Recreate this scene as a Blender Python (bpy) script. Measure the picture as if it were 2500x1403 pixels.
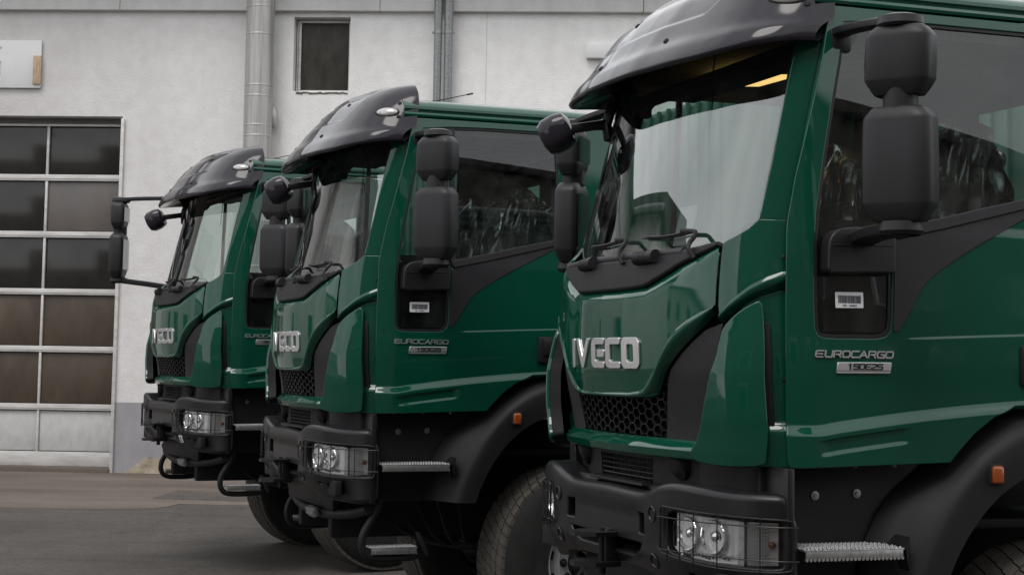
import bpy, bmesh, math, random
import numpy as np
from mathutils import Vector, Matrix
from mathutils.geometry import delaunay_2d_cdt

for _o in list(bpy.data.objects):
    bpy.data.objects.remove(_o)
scene = bpy.context.scene
C = scene.collection
R = math.radians
rng = random.Random(7)

# ------------------------------------------------------------------ camera
CAM_H = 1.815
pitch, roll = 0.080815, 0.015385
fw = Vector((0, math.cos(pitch), math.sin(pitch)))
r0 = Vector((1, 0, 0)); u0 = Vector((0, -math.sin(pitch), math.cos(pitch)))
rt = r0 * math.cos(roll) + u0 * math.sin(roll)
up = -r0 * math.sin(roll) + u0 * math.cos(roll)
cd = bpy.data.cameras.new('camera'); cam = bpy.data.objects.new('camera', cd); C.objects.link(cam)
cam.matrix_world = Matrix(((rt.x, up.x, -fw.x, 0), (rt.y, up.y, -fw.y, 0), (rt.z, up.z, -fw.z, CAM_H), (0, 0, 0, 1)))
cd.sensor_width = 36; cd.sensor_fit = 'HORIZONTAL'; cd.lens = 58.087; cd.shift_y = -0.05891
cd.clip_start = 0.05; cd.clip_end = 600
scene.camera = cam

# ------------------------------------------------------------------ sky and sun (overcast)
SUN_EL, SUN_AZ = 58, 205          # degrees; azimuth measured from +Y clockwise
w = bpy.data.worlds.new('World'); scene.world = w; w.use_nodes = True
wn = w.node_tree; wn.nodes.clear()
sky = wn.nodes.new('ShaderNodeTexSky'); sky.sky_type = 'NISHITA'; sky.sun_disc = False
sky.sun_elevation = R(SUN_EL); sky.sun_rotation = R(SUN_AZ)
sky.air_density = 1.0; sky.dust_density = 1.0; sky.ozone_density = 1.0
# closed cloud cover over that sky: soft, even, slightly mottled
CLOUD = 12.2
stc = wn.nodes.new('ShaderNodeTexCoord'); cn = wn.nodes.new('ShaderNodeTexNoise'); cn.inputs['Scale'].default_value = 3.4; cn.inputs['Detail'].default_value = 6; cn.inputs['Distortion'].default_value = .6
wn.links.new(stc.outputs['Generated'], cn.inputs['Vector'])
crp = wn.nodes.new('ShaderNodeValToRGB'); crp.color_ramp.elements[0].position = .3; crp.color_ramp.elements[0].color = (.66, .685, .715, 1); crp.color_ramp.elements[1].position = .72; crp.color_ramp.elements[1].color = (1, 1, 1, 1)
wn.links.new(cn.outputs['Fac'], crp.inputs[0])
cmul = wn.nodes.new('ShaderNodeMixRGB'); cmul.blend_type = 'MULTIPLY'; cmul.inputs[0].default_value = 1; cmul.inputs[2].default_value = (CLOUD, CLOUD * .985, CLOUD * .97, 1)
wn.links.new(crp.outputs[0], cmul.inputs[1])
hs = wn.nodes.new('ShaderNodeMixRGB'); hs.inputs[0].default_value = .88
wn.links.new(cmul.outputs[0], hs.inputs[2])
bg = wn.nodes.new('ShaderNodeBackground'); bg.inputs['Strength'].default_value = 0.15
wo = wn.nodes.new('ShaderNodeOutputWorld')
wn.links.new(sky.outputs[0], hs.inputs[1]); wn.links.new(hs.outputs[0], bg.inputs['Color']); wn.links.new(bg.outputs[0], wo.inputs[0])
sd = bpy.data.lights.new('sun', 'SUN'); sun = bpy.data.objects.new('sun', sd); C.objects.link(sun)
sd.energy = 1.4; sd.angle = R(25); sd.color = (1.0, 0.97, 0.93)
sdir = Vector((math.sin(R(SUN_AZ)) * math.cos(R(SUN_EL)), math.cos(R(SUN_AZ)) * math.cos(R(SUN_EL)), math.sin(R(SUN_EL))))
sun.rotation_euler = sdir.to_track_quat('Z', 'Y').to_euler()
sun.location = (0, 0, 30)
vs = scene.view_settings
vs.view_transform = 'Standard'; vs.look = 'None'; vs.gamma = 1.0; vs.use_curve_mapping = False
vs.exposure = 0.0
scene.render.engine = 'CYCLES'
scene.cycles.max_bounces = 10; scene.cycles.transparent_max_bounces = 24
scene.cycles.transmission_bounces = 8; scene.cycles.glossy_bounces = 6

# ------------------------------------------------------------------ materials
M = {}
def nm(name):
    m = bpy.data.materials.new(name); m.use_nodes = True
    nt = m.node_tree; b = nt.nodes['Principled BSDF']; M[name] = m
    return m, nt, b
def node(nt, t, **kw):
    n = nt.nodes.new(t)
    for k, v in kw.items():
        if k in n.inputs: n.inputs[k].default_value = v
        else: setattr(n, k, v)
    return n
def noise(nt, scale, detail=4, rough=.55, vec=None):
    n = node(nt, 'ShaderNodeTexNoise', Scale=scale, Detail=detail, Roughness=rough)
    if vec is None:
        tc = node(nt, 'ShaderNodeTexCoord'); vec = tc.outputs['Object']
    nt.links.new(vec, n.inputs['Vector']); return n
def ramp(nt, src, stops):
    r = node(nt, 'ShaderNodeValToRGB'); e = r.color_ramp.elements
    while len(e) > 1: e.remove(e[-1])
    for i, (p, c) in enumerate(stops):
        if i == 0: e[0].position = p; e[0].color = c
        else: x = e.new(p); x.color = c
    nt.links.new(src, r.inputs[0]); return r
def c4(c): return (c[0], c[1], c[2], 1)
def simple(name, col, rough=.5, metal=0, coat=0, spec=.5, var=.12, vscale=6, bump=0, bscale=200, rvar=.1):
    m, nt, b = nm(name)
    n = noise(nt, vscale)
    k0 = [max(0, x * (1 - var)) for x in col]; k1 = [min(1, x * (1 + var)) for x in col]
    r = ramp(nt, n.outputs['Fac'], [(.3, c4(k0)), (.7, c4(k1))])
    nt.links.new(r.outputs[0], b.inputs['Base Color'])
    rr = node(nt, 'ShaderNodeMapRange'); rr.inputs['To Min'].default_value = max(.0, rough - rvar * rough); rr.inputs['To Max'].default_value = min(1, rough + rvar * rough)
    n2 = noise(nt, vscale * 4.3, 6)
    nt.links.new(n2.outputs['Fac'], rr.inputs['Value']); nt.links.new(rr.outputs[0], b.inputs['Roughness'])
    b.inputs['Metallic'].default_value = metal; b.inputs['Coat Weight'].default_value = coat; b.inputs['Coat Roughness'].default_value = .03
    b.inputs['Specular IOR Level'].default_value = spec
    if bump:
        n3 = noise(nt, bscale, 3); bp = node(nt, 'ShaderNodeBump', Strength=bump, Distance=.002)
        nt.links.new(n3.outputs['Fac'], bp.inputs['Height']); nt.links.new(bp.outputs[0], b.inputs['Normal'])
    return m
m = simple('green_paint', (.0030, .0540, .0325), .6, 0, 1.0, .0, .03, 1.5, rvar=.05)
nt = m.node_tree; b = nt.nodes['Principled BSDF']      # faint panel ripple and a dusty bloom in the lacquer
n1 = noise(nt, 3.2, 2, .4); n2 = noise(nt, 420, 2, .5); ad = node(nt, 'ShaderNodeMath', operation='MULTIPLY_ADD'); ad.inputs[1].default_value = .012; nt.links.new(n2.outputs['Fac'], ad.inputs[0]); nt.links.new(n1.outputs['Fac'], ad.inputs[2])
bp = node(nt, 'ShaderNodeBump', Strength=.10, Distance=.02); nt.links.new(ad.outputs[0], bp.inputs['Height']); nt.links.new(bp.outputs[0], b.inputs['Coat Normal'])
n3 = noise(nt, 11, 8, .7); mr = node(nt, 'ShaderNodeMapRange'); mr.inputs['From Min'].default_value = .35; mr.inputs['From Max'].default_value = .75; mr.inputs['To Min'].default_value = .015; mr.inputs['To Max'].default_value = .07; nt.links.new(n3.outputs['Fac'], mr.inputs['Value']); nt.links.new(mr.outputs[0], b.inputs['Coat Roughness'])
simple('black_plastic', (.013, .0125, .0145), .42, 0, 0, .3, .15, 8, bump=.12, bscale=900)
simple('trim_plastic', (.0165, .0155, .018), .5, 0, 0, .3, .1, 8, bump=.15, bscale=700)
simple('mirror_plastic', (.0185, .018, .0205), .45, 0, 0, .30, .1, 7, bump=.1, bscale=900)
simple('bumper_black', (.009, .009, .0105), .33, 0, 0, .34, .2, 10, bump=.12, bscale=500)
simple('fender_black', (.009, .009, .010), .55, 0, 0, .28, .25, 5, bump=.1, bscale=500)
simple('dark_under', (.008, .008, .009), .7, 0, 0, .3, .3, 9)
simple('visor_acrylic', (.020, .018, .024), .11, 0, 0, .30, .05, 3)
simple('chrome', (.72, .72, .73), .12, 1, 0, .5, .05, 20)
simple('lamp_chrome', (.92, .92, .92), .10, 1, 0, .5, .02, 20)
simple('marker_lens', (.42, .41, .40), .18, .3, .6, .5, .1, 60)
simple('lamp_silver', (.93, .93, .94), .25, .12, .6, .5, .04, 20)
simple('projector_glass', (.5, .5, .5), .03, .9, 1, .5, .02, 10)
simple('steel_bolt', (.35, .35, .34), .4, 1, 0, .5, .2, 60)
simple('aluminium', (.42, .42, .42), .45, 1, 0, .5, .2, 40, bump=.4, bscale=300)
simple('rim_silver', (.52, .52, .53), .38, .35, 0, .5, .15, 9)
simple('rubber', (.017, .0165, .016), .78, 0, 0, .3, .3, 14)
simple('tread_rubber', (.075, .068, .060), .85, 0, 0, .3, .3, 25, bump=.3, bscale=220)
simple('amber_lens', (.26, .055, .006), .25, 0, .4, .5, .15, 60)
simple('badge_silver', (.70, .70, .71), .33, .85, 0, .5, .05, 40)
simple('interior_dark', (.055, .055, .057), .7, 0, 0, .3, .2, 6)
simple('interior_grey', (.14, .14, .14), .7, 0, 0, .3, .2, 6)
simple('seat_fabric', (.045, .046, .050), .9, 0, 0, .2, .3, 30)
simple('headliner', (.30, .30, .29), .9, 0, 0, .2, .15, 10)
simple('perforated_grey', (.30, .30, .27), .6, 0, 0, .4, .1, 10)
simple('sticker_white', (.78, .78, .80), .4, 0, 0, .4, .03, 20)
simple('sticker_ink', (.03, .03, .05), .5, 0, 0, .4, .05, 20)
simple('lime_plastic', (.55, .72, .02), .5, 0, 0, .4, .05, 20)
simple('tarp_green', (.02, .075, .052), .5, 0, 0, .4, .25, 4)
simple('paper', (.75, .76, .80), .6, 0, 0, .4, .04, 20)
simple('cable', (.01, .01, .01), .6)
simple('glass_black', (.004, .004, .0045), .06, 0, 0, .5, .05, 5)

def glass(name, tint, rough=0.0, ior=1.52, dirt=.03):
    m = bpy.data.materials.new(name); m.use_nodes = True; nt = m.node_tree; nt.nodes.clear()
    out = node(nt, 'ShaderNodeOutputMaterial'); mix = node(nt, 'ShaderNodeMixShader')
    tr = node(nt, 'ShaderNodeBsdfTransparent'); tr.inputs[0].default_value = c4(tint)
    gl = node(nt, 'ShaderNodeBsdfGlossy'); gl.inputs['Roughness'].default_value = rough; gl.inputs['Color'].default_value = (.96, .98, .98, 1)
    fr = node(nt, 'ShaderNodeFresnel', IOR=ior)
    di = node(nt, 'ShaderNodeBsdfDiffuse'); di.inputs[0].default_value = (.5, .5, .5, 1)
    n = noise(nt, 9, 6); mr = node(nt, 'ShaderNodeMapRange'); mr.inputs['From Min'].default_value = .4; mr.inputs['From Max'].default_value = .8; mr.inputs['To Max'].default_value = dirt
    nt.links.new(n.outputs['Fac'], mr.inputs['Value'])
    mix2 = node(nt, 'ShaderNodeMixShader')
    nt.links.new(fr.outputs[0], mix.inputs[0]); nt.links.new(tr.outputs[0], mix.inputs[1]); nt.links.new(gl.outputs[0], mix.inputs[2])
    nt.links.new(mr.outputs[0], mix2.inputs[0]); nt.links.new(mix.outputs[0], mix2.inputs[1]); nt.links.new(di.outputs[0], mix2.inputs[2])
    nt.links.new(mix2.outputs[0], out.inputs[0]); M[name] = m
glass('windscreen_glass', (.74, .83, .79), 0, 2.45)
glass('side_glass', (.76, .84, .81), 0, 1.6)
glass('clear_lens', (.93, .93, .93), 0, 1.35, .02)
glass('film', (.84, .88, .87), .2, 1.8, .55)
glass('mirror_face', (.1, .1, .1), 0, 3.0)

# stucco wall: off-white, weathered
m, nt, b = nm('stucco')
tc = node(nt, 'ShaderNodeTexCoord'); ob = tc.outputs['Object']
n1 = noise(nt, .55, 8, .62, ob); n2 = noise(nt, 5, 6, .6, ob)
mp = node(nt, 'ShaderNodeMapping'); mp.inputs['Scale'].default_value = (2.2, 2.2, .22); nt.links.new(ob, mp.inputs[0])
n3 = noise(nt, 1.6, 6, .6, mp.outputs[0])
r1 = ramp(nt, n1.outputs['Fac'], [(.25, (.74, .73, .72, 1)), (.45, (.80, .79, .782, 1)), (.72, (.83, .825, .815, 1))])
r2 = ramp(nt, n2.outputs['Fac'], [(.35, (.93, .92, .92, 1)), (.6, (1, 1, 1, 1))])
r3 = ramp(nt, n3.outputs['Fac'], [(.25, (.955, .95, .95, 1)), (.5, (1, 1, 1, 1))])
mx = node(nt, 'ShaderNodeMixRGB', blend_type='MULTIPLY'); mx.inputs[0].default_value = 1
nt.links.new(r1.outputs[0], mx.inputs[1]); nt.links.new(r2.outputs[0], mx.inputs[2])
mx2 = node(nt, 'ShaderNodeMixRGB', blend_type='MULTIPLY'); mx2.inputs[0].default_value = 1
nt.links.new(mx.outputs[0], mx2.inputs[1]); nt.links.new(r3.outputs[0], mx2.inputs[2])
# grey tint, broken by noise, stronger towards the gate end of the wall
sx = node(nt, 'ShaderNodeSeparateXYZ'); nt.links.new(ob, sx.inputs[0]); gx_ = node(nt, 'ShaderNodeMapRange'); gx_.inputs['From Min'].default_value = -1.5; gx_.inputs['From Max'].default_value = 3.6; gx_.inputs['To Min'].default_value = .95; gx_.inputs['To Max'].default_value = .0
nt.links.new(sx.outputs['X'], gx_.inputs['Value']); gn = noise(nt, .8, 7, .6, ob); gm = node(nt, 'ShaderNodeMath', operation='MULTIPLY'); nt.links.new(gx_.outputs[0], gm.inputs[0]); gr_ = ramp(nt, gn.outputs['Fac'], [(.25, (.55, .55, .55, 1)), (.65, (1, 1, 1, 1))]); nt.links.new(gr_.outputs[0], gm.inputs[1])
mx3 = node(nt, 'ShaderNodeMixRGB', blend_type='MULTIPLY'); nt.links.new(gm.outputs[0], mx3.inputs[0]); nt.links.new(mx2.outputs[0], mx3.inputs[1]); mx3.inputs[2].default_value = (.70, .685, .685, 1)
nt.links.new(mx3.outputs[0], b.inputs['Base Color']); b.inputs['Roughness'].default_value = .92
nb = noise(nt, 42, 5, .65, ob); nb2 = noise(nt, 9, 4, .6, ob)
ad = node(nt, 'ShaderNodeMath', operation='ADD'); nt.links.new(nb.outputs['Fac'], ad.inputs[0]); nt.links.new(nb2.outputs['Fac'], ad.inputs[1])
bp = node(nt, 'ShaderNodeBump', Strength=.55, Distance=.012); nt.links.new(ad.outputs[0], bp.inputs['Height']); nt.links.new(bp.outputs[0], b.inputs['Normal'])
# plinth paint with flaked, stained foot
m, nt, b = nm('plinth_paint')
tc = node(nt, 'ShaderNodeTexCoord'); ob = tc.outputs['Object']
sp = node(nt, 'ShaderNodeSeparateXYZ'); nt.links.new(ob, sp.inputs[0])
na = noise(nt, 2.6, 7, .6, ob)
hz = node(nt, 'ShaderNodeMapRange'); hz.inputs['From Min'].default_value = .18; hz.inputs['From Max'].default_value = .62; hz.inputs['To Min'].default_value = 1; hz.inputs['To Max'].default_value = -.25
nt.links.new(sp.outputs['Z'], hz.inputs['Value'])
hx = node(nt, 'ShaderNodeMapRange'); hx.inputs['From Min'].default_value = .15; hx.inputs['From Max'].default_value = .5; hx.inputs['To Min'].default_value = -.55; hx.inputs['To Max'].default_value = .12
nt.links.new(sp.outputs['X'], hx.inputs['Value'])
a1 = node(nt, 'ShaderNodeMath', operation='ADD'); nt.links.new(hz.outputs[0], a1.inputs[0]); nt.links.new(hx.outputs[0], a1.inputs[1])
a2 = node(nt, 'ShaderNodeMath', operation='ADD'); nt.links.new(a1.outputs[0], a2.inputs[0]); nt.links.new(na.outputs['Fac'], a2.inputs[1])
rf = ramp(nt, a2.outputs[0], [(.70, (0, 0, 0, 1)), (.76, (1, 1, 1, 1))])
nbig = noise(nt, 3, 7, .65, ob)
rb = ramp(nt, nbig.outputs['Fac'], [(.3, (.10, .085, .06, 1)), (.45, (.34, .28, .21, 1)), (.62, (.50, .43, .36, 1))])
rg = ramp(nt, nbig.outputs['Fac'], [(.3, (.255, .250, .262, 1)), (.7, (.325, .32, .335, 1))])
mx = node(nt, 'ShaderNodeMixRGB'); nt.links.new(rf.outputs[0], mx.inputs[0]); nt.links.new(rg.outputs[0], mx.inputs[1]); nt.links.new(rb.outputs[0], mx.inputs[2])
nt.links.new(mx.outputs[0], b.inputs['Base Color']); b.inputs['Roughness'].default_value = .85
nb = noise(nt, 40, 5, .6, ob); bp = node(nt, 'ShaderNodeBump', Strength=.4, Distance=.01); nt.links.new(nb.outputs['Fac'], bp.inputs['Height']); nt.links.new(bp.outputs[0], b.inputs['Normal'])
# streaky painted metals / panels
def streaky(name, c0, c1, rough=.5, metal=0, scale=(14, 14, .6), bump=0):
    m, nt, b = nm(name); tc = node(nt, 'ShaderNodeTexCoord')
    mp = node(nt, 'ShaderNodeMapping'); mp.inputs['Scale'].default_value = scale; nt.links.new(tc.outputs['Object'], mp.inputs[0])
    n = noise(nt, 2.0, 7, .65, mp.outputs[0]); r = ramp(nt, n.outputs['Fac'], [(.3, c4(c0)), (.62, c4(c1))])
    nt.links.new(r.outputs[0], b.inputs['Base Color']); b.inputs['Roughness'].default_value = rough; b.inputs['Metallic'].default_value = metal
    if bump:
        bp = node(nt, 'ShaderNodeBump', Strength=bump, Distance=.004); nt.links.new(n.outputs['Fac'], bp.inputs['Height']); nt.links.new(bp.outputs[0], b.inputs['Normal'])
streaky('flue_metal', (.27, .26, .255), (.44, .43, .42), .45, .4)
streaky('galvanised', (.14, .15, .155), (.36, .37, .375), .45, .6, (60, 60, 22))
streaky('fascia', (.60, .595, .585), (.70, .695, .685), .6, 0, (2, 2, 1))
streaky('door_alu', (.44, .42, .41), (.60, .59, .575), .55, .1, (1.5, 1.5, 6))
streaky('door_panel', (.44, .435, .43), (.53, .525, .52), .7, 0, (5, 5, 3), .15)
streaky('sign_white', (.66, .66, .66), (.70, .70, .70), .35, 0, (2, 2, 2))
streaky('wood', (.34, .24, .15), (.52, .40, .28), .8, 0, (30, 30, 7), .4)
streaky('roof_dark', (.035, .033, .032), (.07, .065, .06), .8, 0, (3, 3, 3))
streaky('render_pale', (.62, .61, .58), (.76, .75, .72), .9, 0, (1, 1, 1))
streaky('brick_dark', (.10, .085, .07), (.16, .14, .12), .9, 0, (1, 1, 1))
# grimy panes (pane glass with dust on it)
def pane_mat(name, c0, c1, rough=.35, gloss=.5, sc=3):
    m, nt, b = nm(name); tc = node(nt, 'ShaderNodeTexCoord')
    mp = node(nt, 'ShaderNodeMapping'); mp.inputs['Scale'].default_value = (1, 1, .5); nt.links.new(tc.outputs['Object'], mp.inputs[0])
    n = noise(nt, sc, 8, .65, mp.outputs[0]); r = ramp(nt, n.outputs['Fac'], [(.3, c4(c0)), (.68, c4(c1))])
    nt.links.new(r.outputs[0], b.inputs['Base Color']); b.inputs['Roughness'].default_value = rough; b.inputs['Specular IOR Level'].default_value = gloss
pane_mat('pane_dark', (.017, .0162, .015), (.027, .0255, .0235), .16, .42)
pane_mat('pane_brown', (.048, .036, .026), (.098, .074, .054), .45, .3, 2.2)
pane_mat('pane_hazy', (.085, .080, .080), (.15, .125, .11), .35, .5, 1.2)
pane_mat('pane_window', (.018, .017, .013), (.055, .050, .040), .5, .3, 7)
pane_mat('pane_far', (.03, .04, .05), (.06, .07, .08), .1, .6)
# asphalt and concrete
m, nt, b = nm('asphalt')
tc = node(nt, 'ShaderNodeTexCoord'); ob = tc.outputs['Object']
n1 = noise(nt, .5, 8, .6, ob); n2 = noise(nt, 28, 8, .85, ob)
mp = node(nt, 'ShaderNodeMapping'); mp.inputs['Scale'].default_value = (.35, 2.2, 1); nt.links.new(ob, mp.inputs[0]); n3 = noise(nt, 1.3, 8, .65, mp.outputs[0])
r1 = ramp(nt, n1.outputs['Fac'], [(.3, (.050, .047, .045, 1)), (.7, (.084, .076, .070, 1))])
r3 = ramp(nt, n3.outputs['Fac'], [(.34, (.66, .66, .67, 1)), (.5, (1, .98, .96, 1)), (.72, (1.0, 1.0, 1.0, 1)), (.78, (1.7, 1.6, 1.5, 1))])
r2 = ramp(nt, n2.outputs['Fac'], [(.34, (.5, .5, .5, 1)), (.66, (1.5, 1.47, 1.43, 1))])
mx = node(nt, 'ShaderNodeMixRGB', blend_type='MULTIPLY'); mx.inputs[0].default_value = 1; nt.links.new(r1.outputs[0], mx.inputs[1]); nt.links.new(r2.outputs[0], mx.inputs[2])
mx2 = node(nt, 'ShaderNodeMixRGB', blend_type='MULTIPLY'); mx2.inputs[0].default_value = 1; nt.links.new(mx.outputs[0], mx2.inputs[1]); nt.links.new(r3.outputs[0], mx2.inputs[2])
n5 = noise(nt, 6, 8, .8, ob); r5 = ramp(nt, n5.outputs['Fac'], [(.3, (.74, .74, .74, 1)), (.7, (1.26, 1.24, 1.22, 1))])
mx5 = node(nt, 'ShaderNodeMixRGB', blend_type='MULTIPLY'); mx5.inputs[0].default_value = 1; nt.links.new(mx2.outputs[0], mx5.inputs[1]); nt.links.new(r5.outputs[0], mx5.inputs[2]); mx2 = mx5
vo = node(nt, 'ShaderNodeTexVoronoi', Scale=.42); vo.feature = 'DISTANCE_TO_EDGE'
nw = noise(nt, 1.8, 5, .6, ob); vm = node(nt, 'ShaderNodeVectorMath', operation='MULTIPLY_ADD'); vm.inputs[1].default_value = (.9, .9, .9)
nt.links.new(nw.outputs['Color'], vm.inputs[0]); nt.links.new(ob, vm.inputs[2]); nt.links.new(vm.outputs[0], vo.inputs['Vector'])
rc = ramp(nt, vo.outputs['Distance'], [(.0, (.45, .45, .45, 1)), (.003, (.55, .55, .55, 1)), (.006, (1, 1, 1, 1))])
mx3 = node(nt, 'ShaderNodeMixRGB', blend_type='MULTIPLY'); mx3.inputs[0].default_value = .8; nt.links.new(mx2.outputs[0], mx3.inputs[1]); nt.links.new(rc.outputs[0], mx3.inputs[2])
nt.links.new(mx3.outputs[0], b.inputs['Base Color']); b.inputs['Roughness'].default_value = .88
bp = node(nt, 'ShaderNodeBump', Strength=.5, Distance=.006); nt.links.new(n2.outputs['Fac'], bp.inputs['Height']); nt.links.new(bp.outputs[0], b.inputs['Normal'])
m, nt, b = nm('concrete')
tc = node(nt, 'ShaderNodeTexCoord'); ob = tc.outputs['Object']
mp = node(nt, 'ShaderNodeMapping'); mp.inputs['Scale'].default_value = (.5, 1.6, 1); nt.links.new(ob, mp.inputs[0])
n1 = noise(nt, .9, 8, .62, mp.outputs[0]); n2 = noise(nt, 24, 8, .85, ob)
r1 = ramp(nt, n1.outputs['Fac'], [(.28, (.082, .064, .053, 1)), (.5, (.122, .098, .083, 1)), (.72, (.165, .137, .119, 1))])
r2 = ramp(nt, n2.outputs['Fac'], [(.34, (.72, .72, .72, 1)), (.66, (1.25, 1.25, 1.25, 1))])
mx = node(nt, 'ShaderNodeMixRGB', blend_type='MULTIPLY'); mx.inputs[0].default_value = 1; nt.links.new(r1.outputs[0], mx.inputs[1]); nt.links.new(r2.outputs[0], mx.inputs[2])
nt.links.new(mx.outputs[0], b.inputs['Base Color']); b.inputs['Roughness'].default_value = .9
bp = node(nt, 'ShaderNodeBump', Strength=.3, Distance=.005); nt.links.new(n2.outputs['Fac'], bp.inputs['Height']); nt.links.new(bp.outputs[0], b.inputs['Normal'])
# lit cab lamp
m, nt, b = nm('cab_light'); b.inputs['Base Color'].default_value = (.9, .6, .25, 1)
b.inputs['Emission Color'].default_value = (1, .62, .22, 1); b.inputs['Emission Strength'].default_value = 1.6
# grooved signal lens
m = simple('ribbed_lens', (.72, .71, .70), .25, .35, .5, .5, .05, 20)
nt = m.node_tree; b = nt.nodes['Principled BSDF']; tc = node(nt, 'ShaderNodeTexCoord')
wv = node(nt, 'ShaderNodeTexWave', Scale=60); wv.bands_direction = 'Z'; nt.links.new(tc.outputs['Object'], wv.inputs['Vector'])
bp = node(nt, 'ShaderNodeBump', Strength=.8, Distance=.002); nt.links.new(wv.outputs['Fac'], bp.inputs['Height']); nt.links.new(bp.outputs[0], b.inputs['Normal'])

# ------------------------------------------------------------------ mesh helpers
GZ = .66                      # truck drawings use z = 0 at 0.66 m above the ground
class MB:
    def __init__(s): s.v = []; s.f = []; s.n = []; s.cus = True
    def add(s, V, F, N=None):
        o = len(s.v); s.v += [tuple(map(float, p)) for p in V]; s.f += [tuple(int(i) + o for i in f) for f in F]
        if N is None: s.cus = False; s.n += [(0, 0, 1)] * len(V)
        else: s.n += [tuple(map(float, p)) for p in N]
        return s
    def build(s, name, mat, parent=None, z=GZ, ang=38, mirror=False):
        V = [(x, -y, q + z) for x, y, q in s.v] if mirror else [(x, y, q + z) for x, y, q in s.v]
        F = [f[::-1] for f in s.f] if mirror else s.f
        me = bpy.data.meshes.new(name); me.from_pydata(V, [], F)
        me.polygons.foreach_set('use_smooth', [True] * len(F))
        me.update()
        if s.cus and len(s.v):
            N = [(x, -y, q) for x, y, q in s.n] if mirror else s.n
            me.normals_split_custom_set_from_vertices(N)
        else: me.set_sharp_from_angle(angle=R(ang))
        me.materials.append(M[mat])
        o = bpy.data.objects.new(name, me); C.objects.link(o)
        if parent is not None: o.parent = parent
        return o
def both(mb, name, mat, parent, **k):
    return mb.build(name, mat, parent, **k), mb.build(name, mat, parent, mirror=True, **k)

def ip(x, xs, ys):
    xs = np.asarray(xs, float); ys = np.asarray(ys, float)
    d = np.diff(ys) / np.diff(xs); m = np.empty_like(ys); m[0] = d[0]; m[-1] = d[-1]
    for i in range(1, len(xs) - 1): m[i] = 0 if d[i-1] * d[i] <= 0 else 2 * d[i-1] * d[i] / (d[i-1] + d[i])
    x = np.clip(x, xs[0], xs[-1]); i = np.clip(np.searchsorted(xs, x) - 1, 0, len(xs) - 2)
    h = xs[i+1] - xs[i]; t = (x - xs[i]) / h
    return (2*t**3 - 3*t**2 + 1) * ys[i] + (t**3 - 2*t**2 + t) * h * m[i] + (-2*t**3 + 3*t**2) * ys[i+1] + (t**3 - t**2) * h * m[i+1]
def sstep(x, a, b):
    t = np.clip((x - a) / (b - a), 0, 1); return t * t * (3 - 2 * t)
CEN = np.array([-.8, 0, 1.3])
def normals(fn, a, b, h=1e-3):
    da = fn(a + h, b) - fn(a - h, b); db = fn(a, b + h) - fn(a, b - h)
    n = np.cross(da, db); n = n / np.linalg.norm(n, axis=-1, keepdims=True)
    s = np.sign(np.sum(n * (fn(a, b) - CEN), -1, keepdims=True)); s[s == 0] = 1
    return n * s, s
def offs(fn, o):
    def f(a, b):
        n, s = normals(fn, a, b); ov = o(a, b) if callable(o) else o
        return fn(a, b) + n * np.asarray(ov)[..., None]
    return f
def chaikin(p, k=2, closed=True):
    p = [tuple(q) for q in p]
    for _ in range(k):
        q = []; n = len(p)
        for i in range(n if closed else n - 1):
            a, b = p[i], p[(i + 1) % n]
            if a == b: q.append(a); continue
            q += [(a[0]*.75 + b[0]*.25, a[1]*.75 + b[1]*.25), (a[0]*.25 + b[0]*.75, a[1]*.25 + b[1]*.75)]
        if not closed: q = [p[0]] + q + [p[-1]]
        p = q
    return p
def area2(p): return sum(p[i][0]*p[(i+1) % len(p)][1] - p[(i+1) % len(p)][0]*p[i][1] for i in range(len(p)))
def dens(p, step):
    q = []
    for i in range(len(p)):
        a = p[i]; b = p[(i+1) % len(p)]; L = math.hypot(b[0]-a[0], b[1]-a[1])
        if L < 1e-6: continue
        n = max(1, int(math.ceil(L / step)))
        for k in range(n): q.append((a[0] + (b[0]-a[0])*k/n, a[1] + (b[1]-a[1])*k/n))
    return q
def inside(P, poly):
    P = np.asarray(P, float); x, y = P[:, 0], P[:, 1]; c = np.zeros(len(P), bool); n = len(poly)
    for i in range(n):
        x1, y1 = poly[i]; x2, y2 = poly[i-1]
        if y1 == y2: continue
        cond = ((y1 > y) != (y2 > y)) & (x < (x2 - x1) * (y - y1) / (y2 - y1) + x1); c ^= cond
    return c
def dist_poly(P, poly):
    d = np.full(len(P), 1e9)
    for i in range(len(poly)):
        a = np.array(poly[i-1]); b = np.array(poly[i]); ab = b - a; L = ab @ ab
        if L < 1e-14: continue
        t = np.clip(((P - a) @ ab) / L, 0, 1)[:, None]; d = np.minimum(d, np.linalg.norm(P - (a + t * ab), axis=1))
    return d
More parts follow.
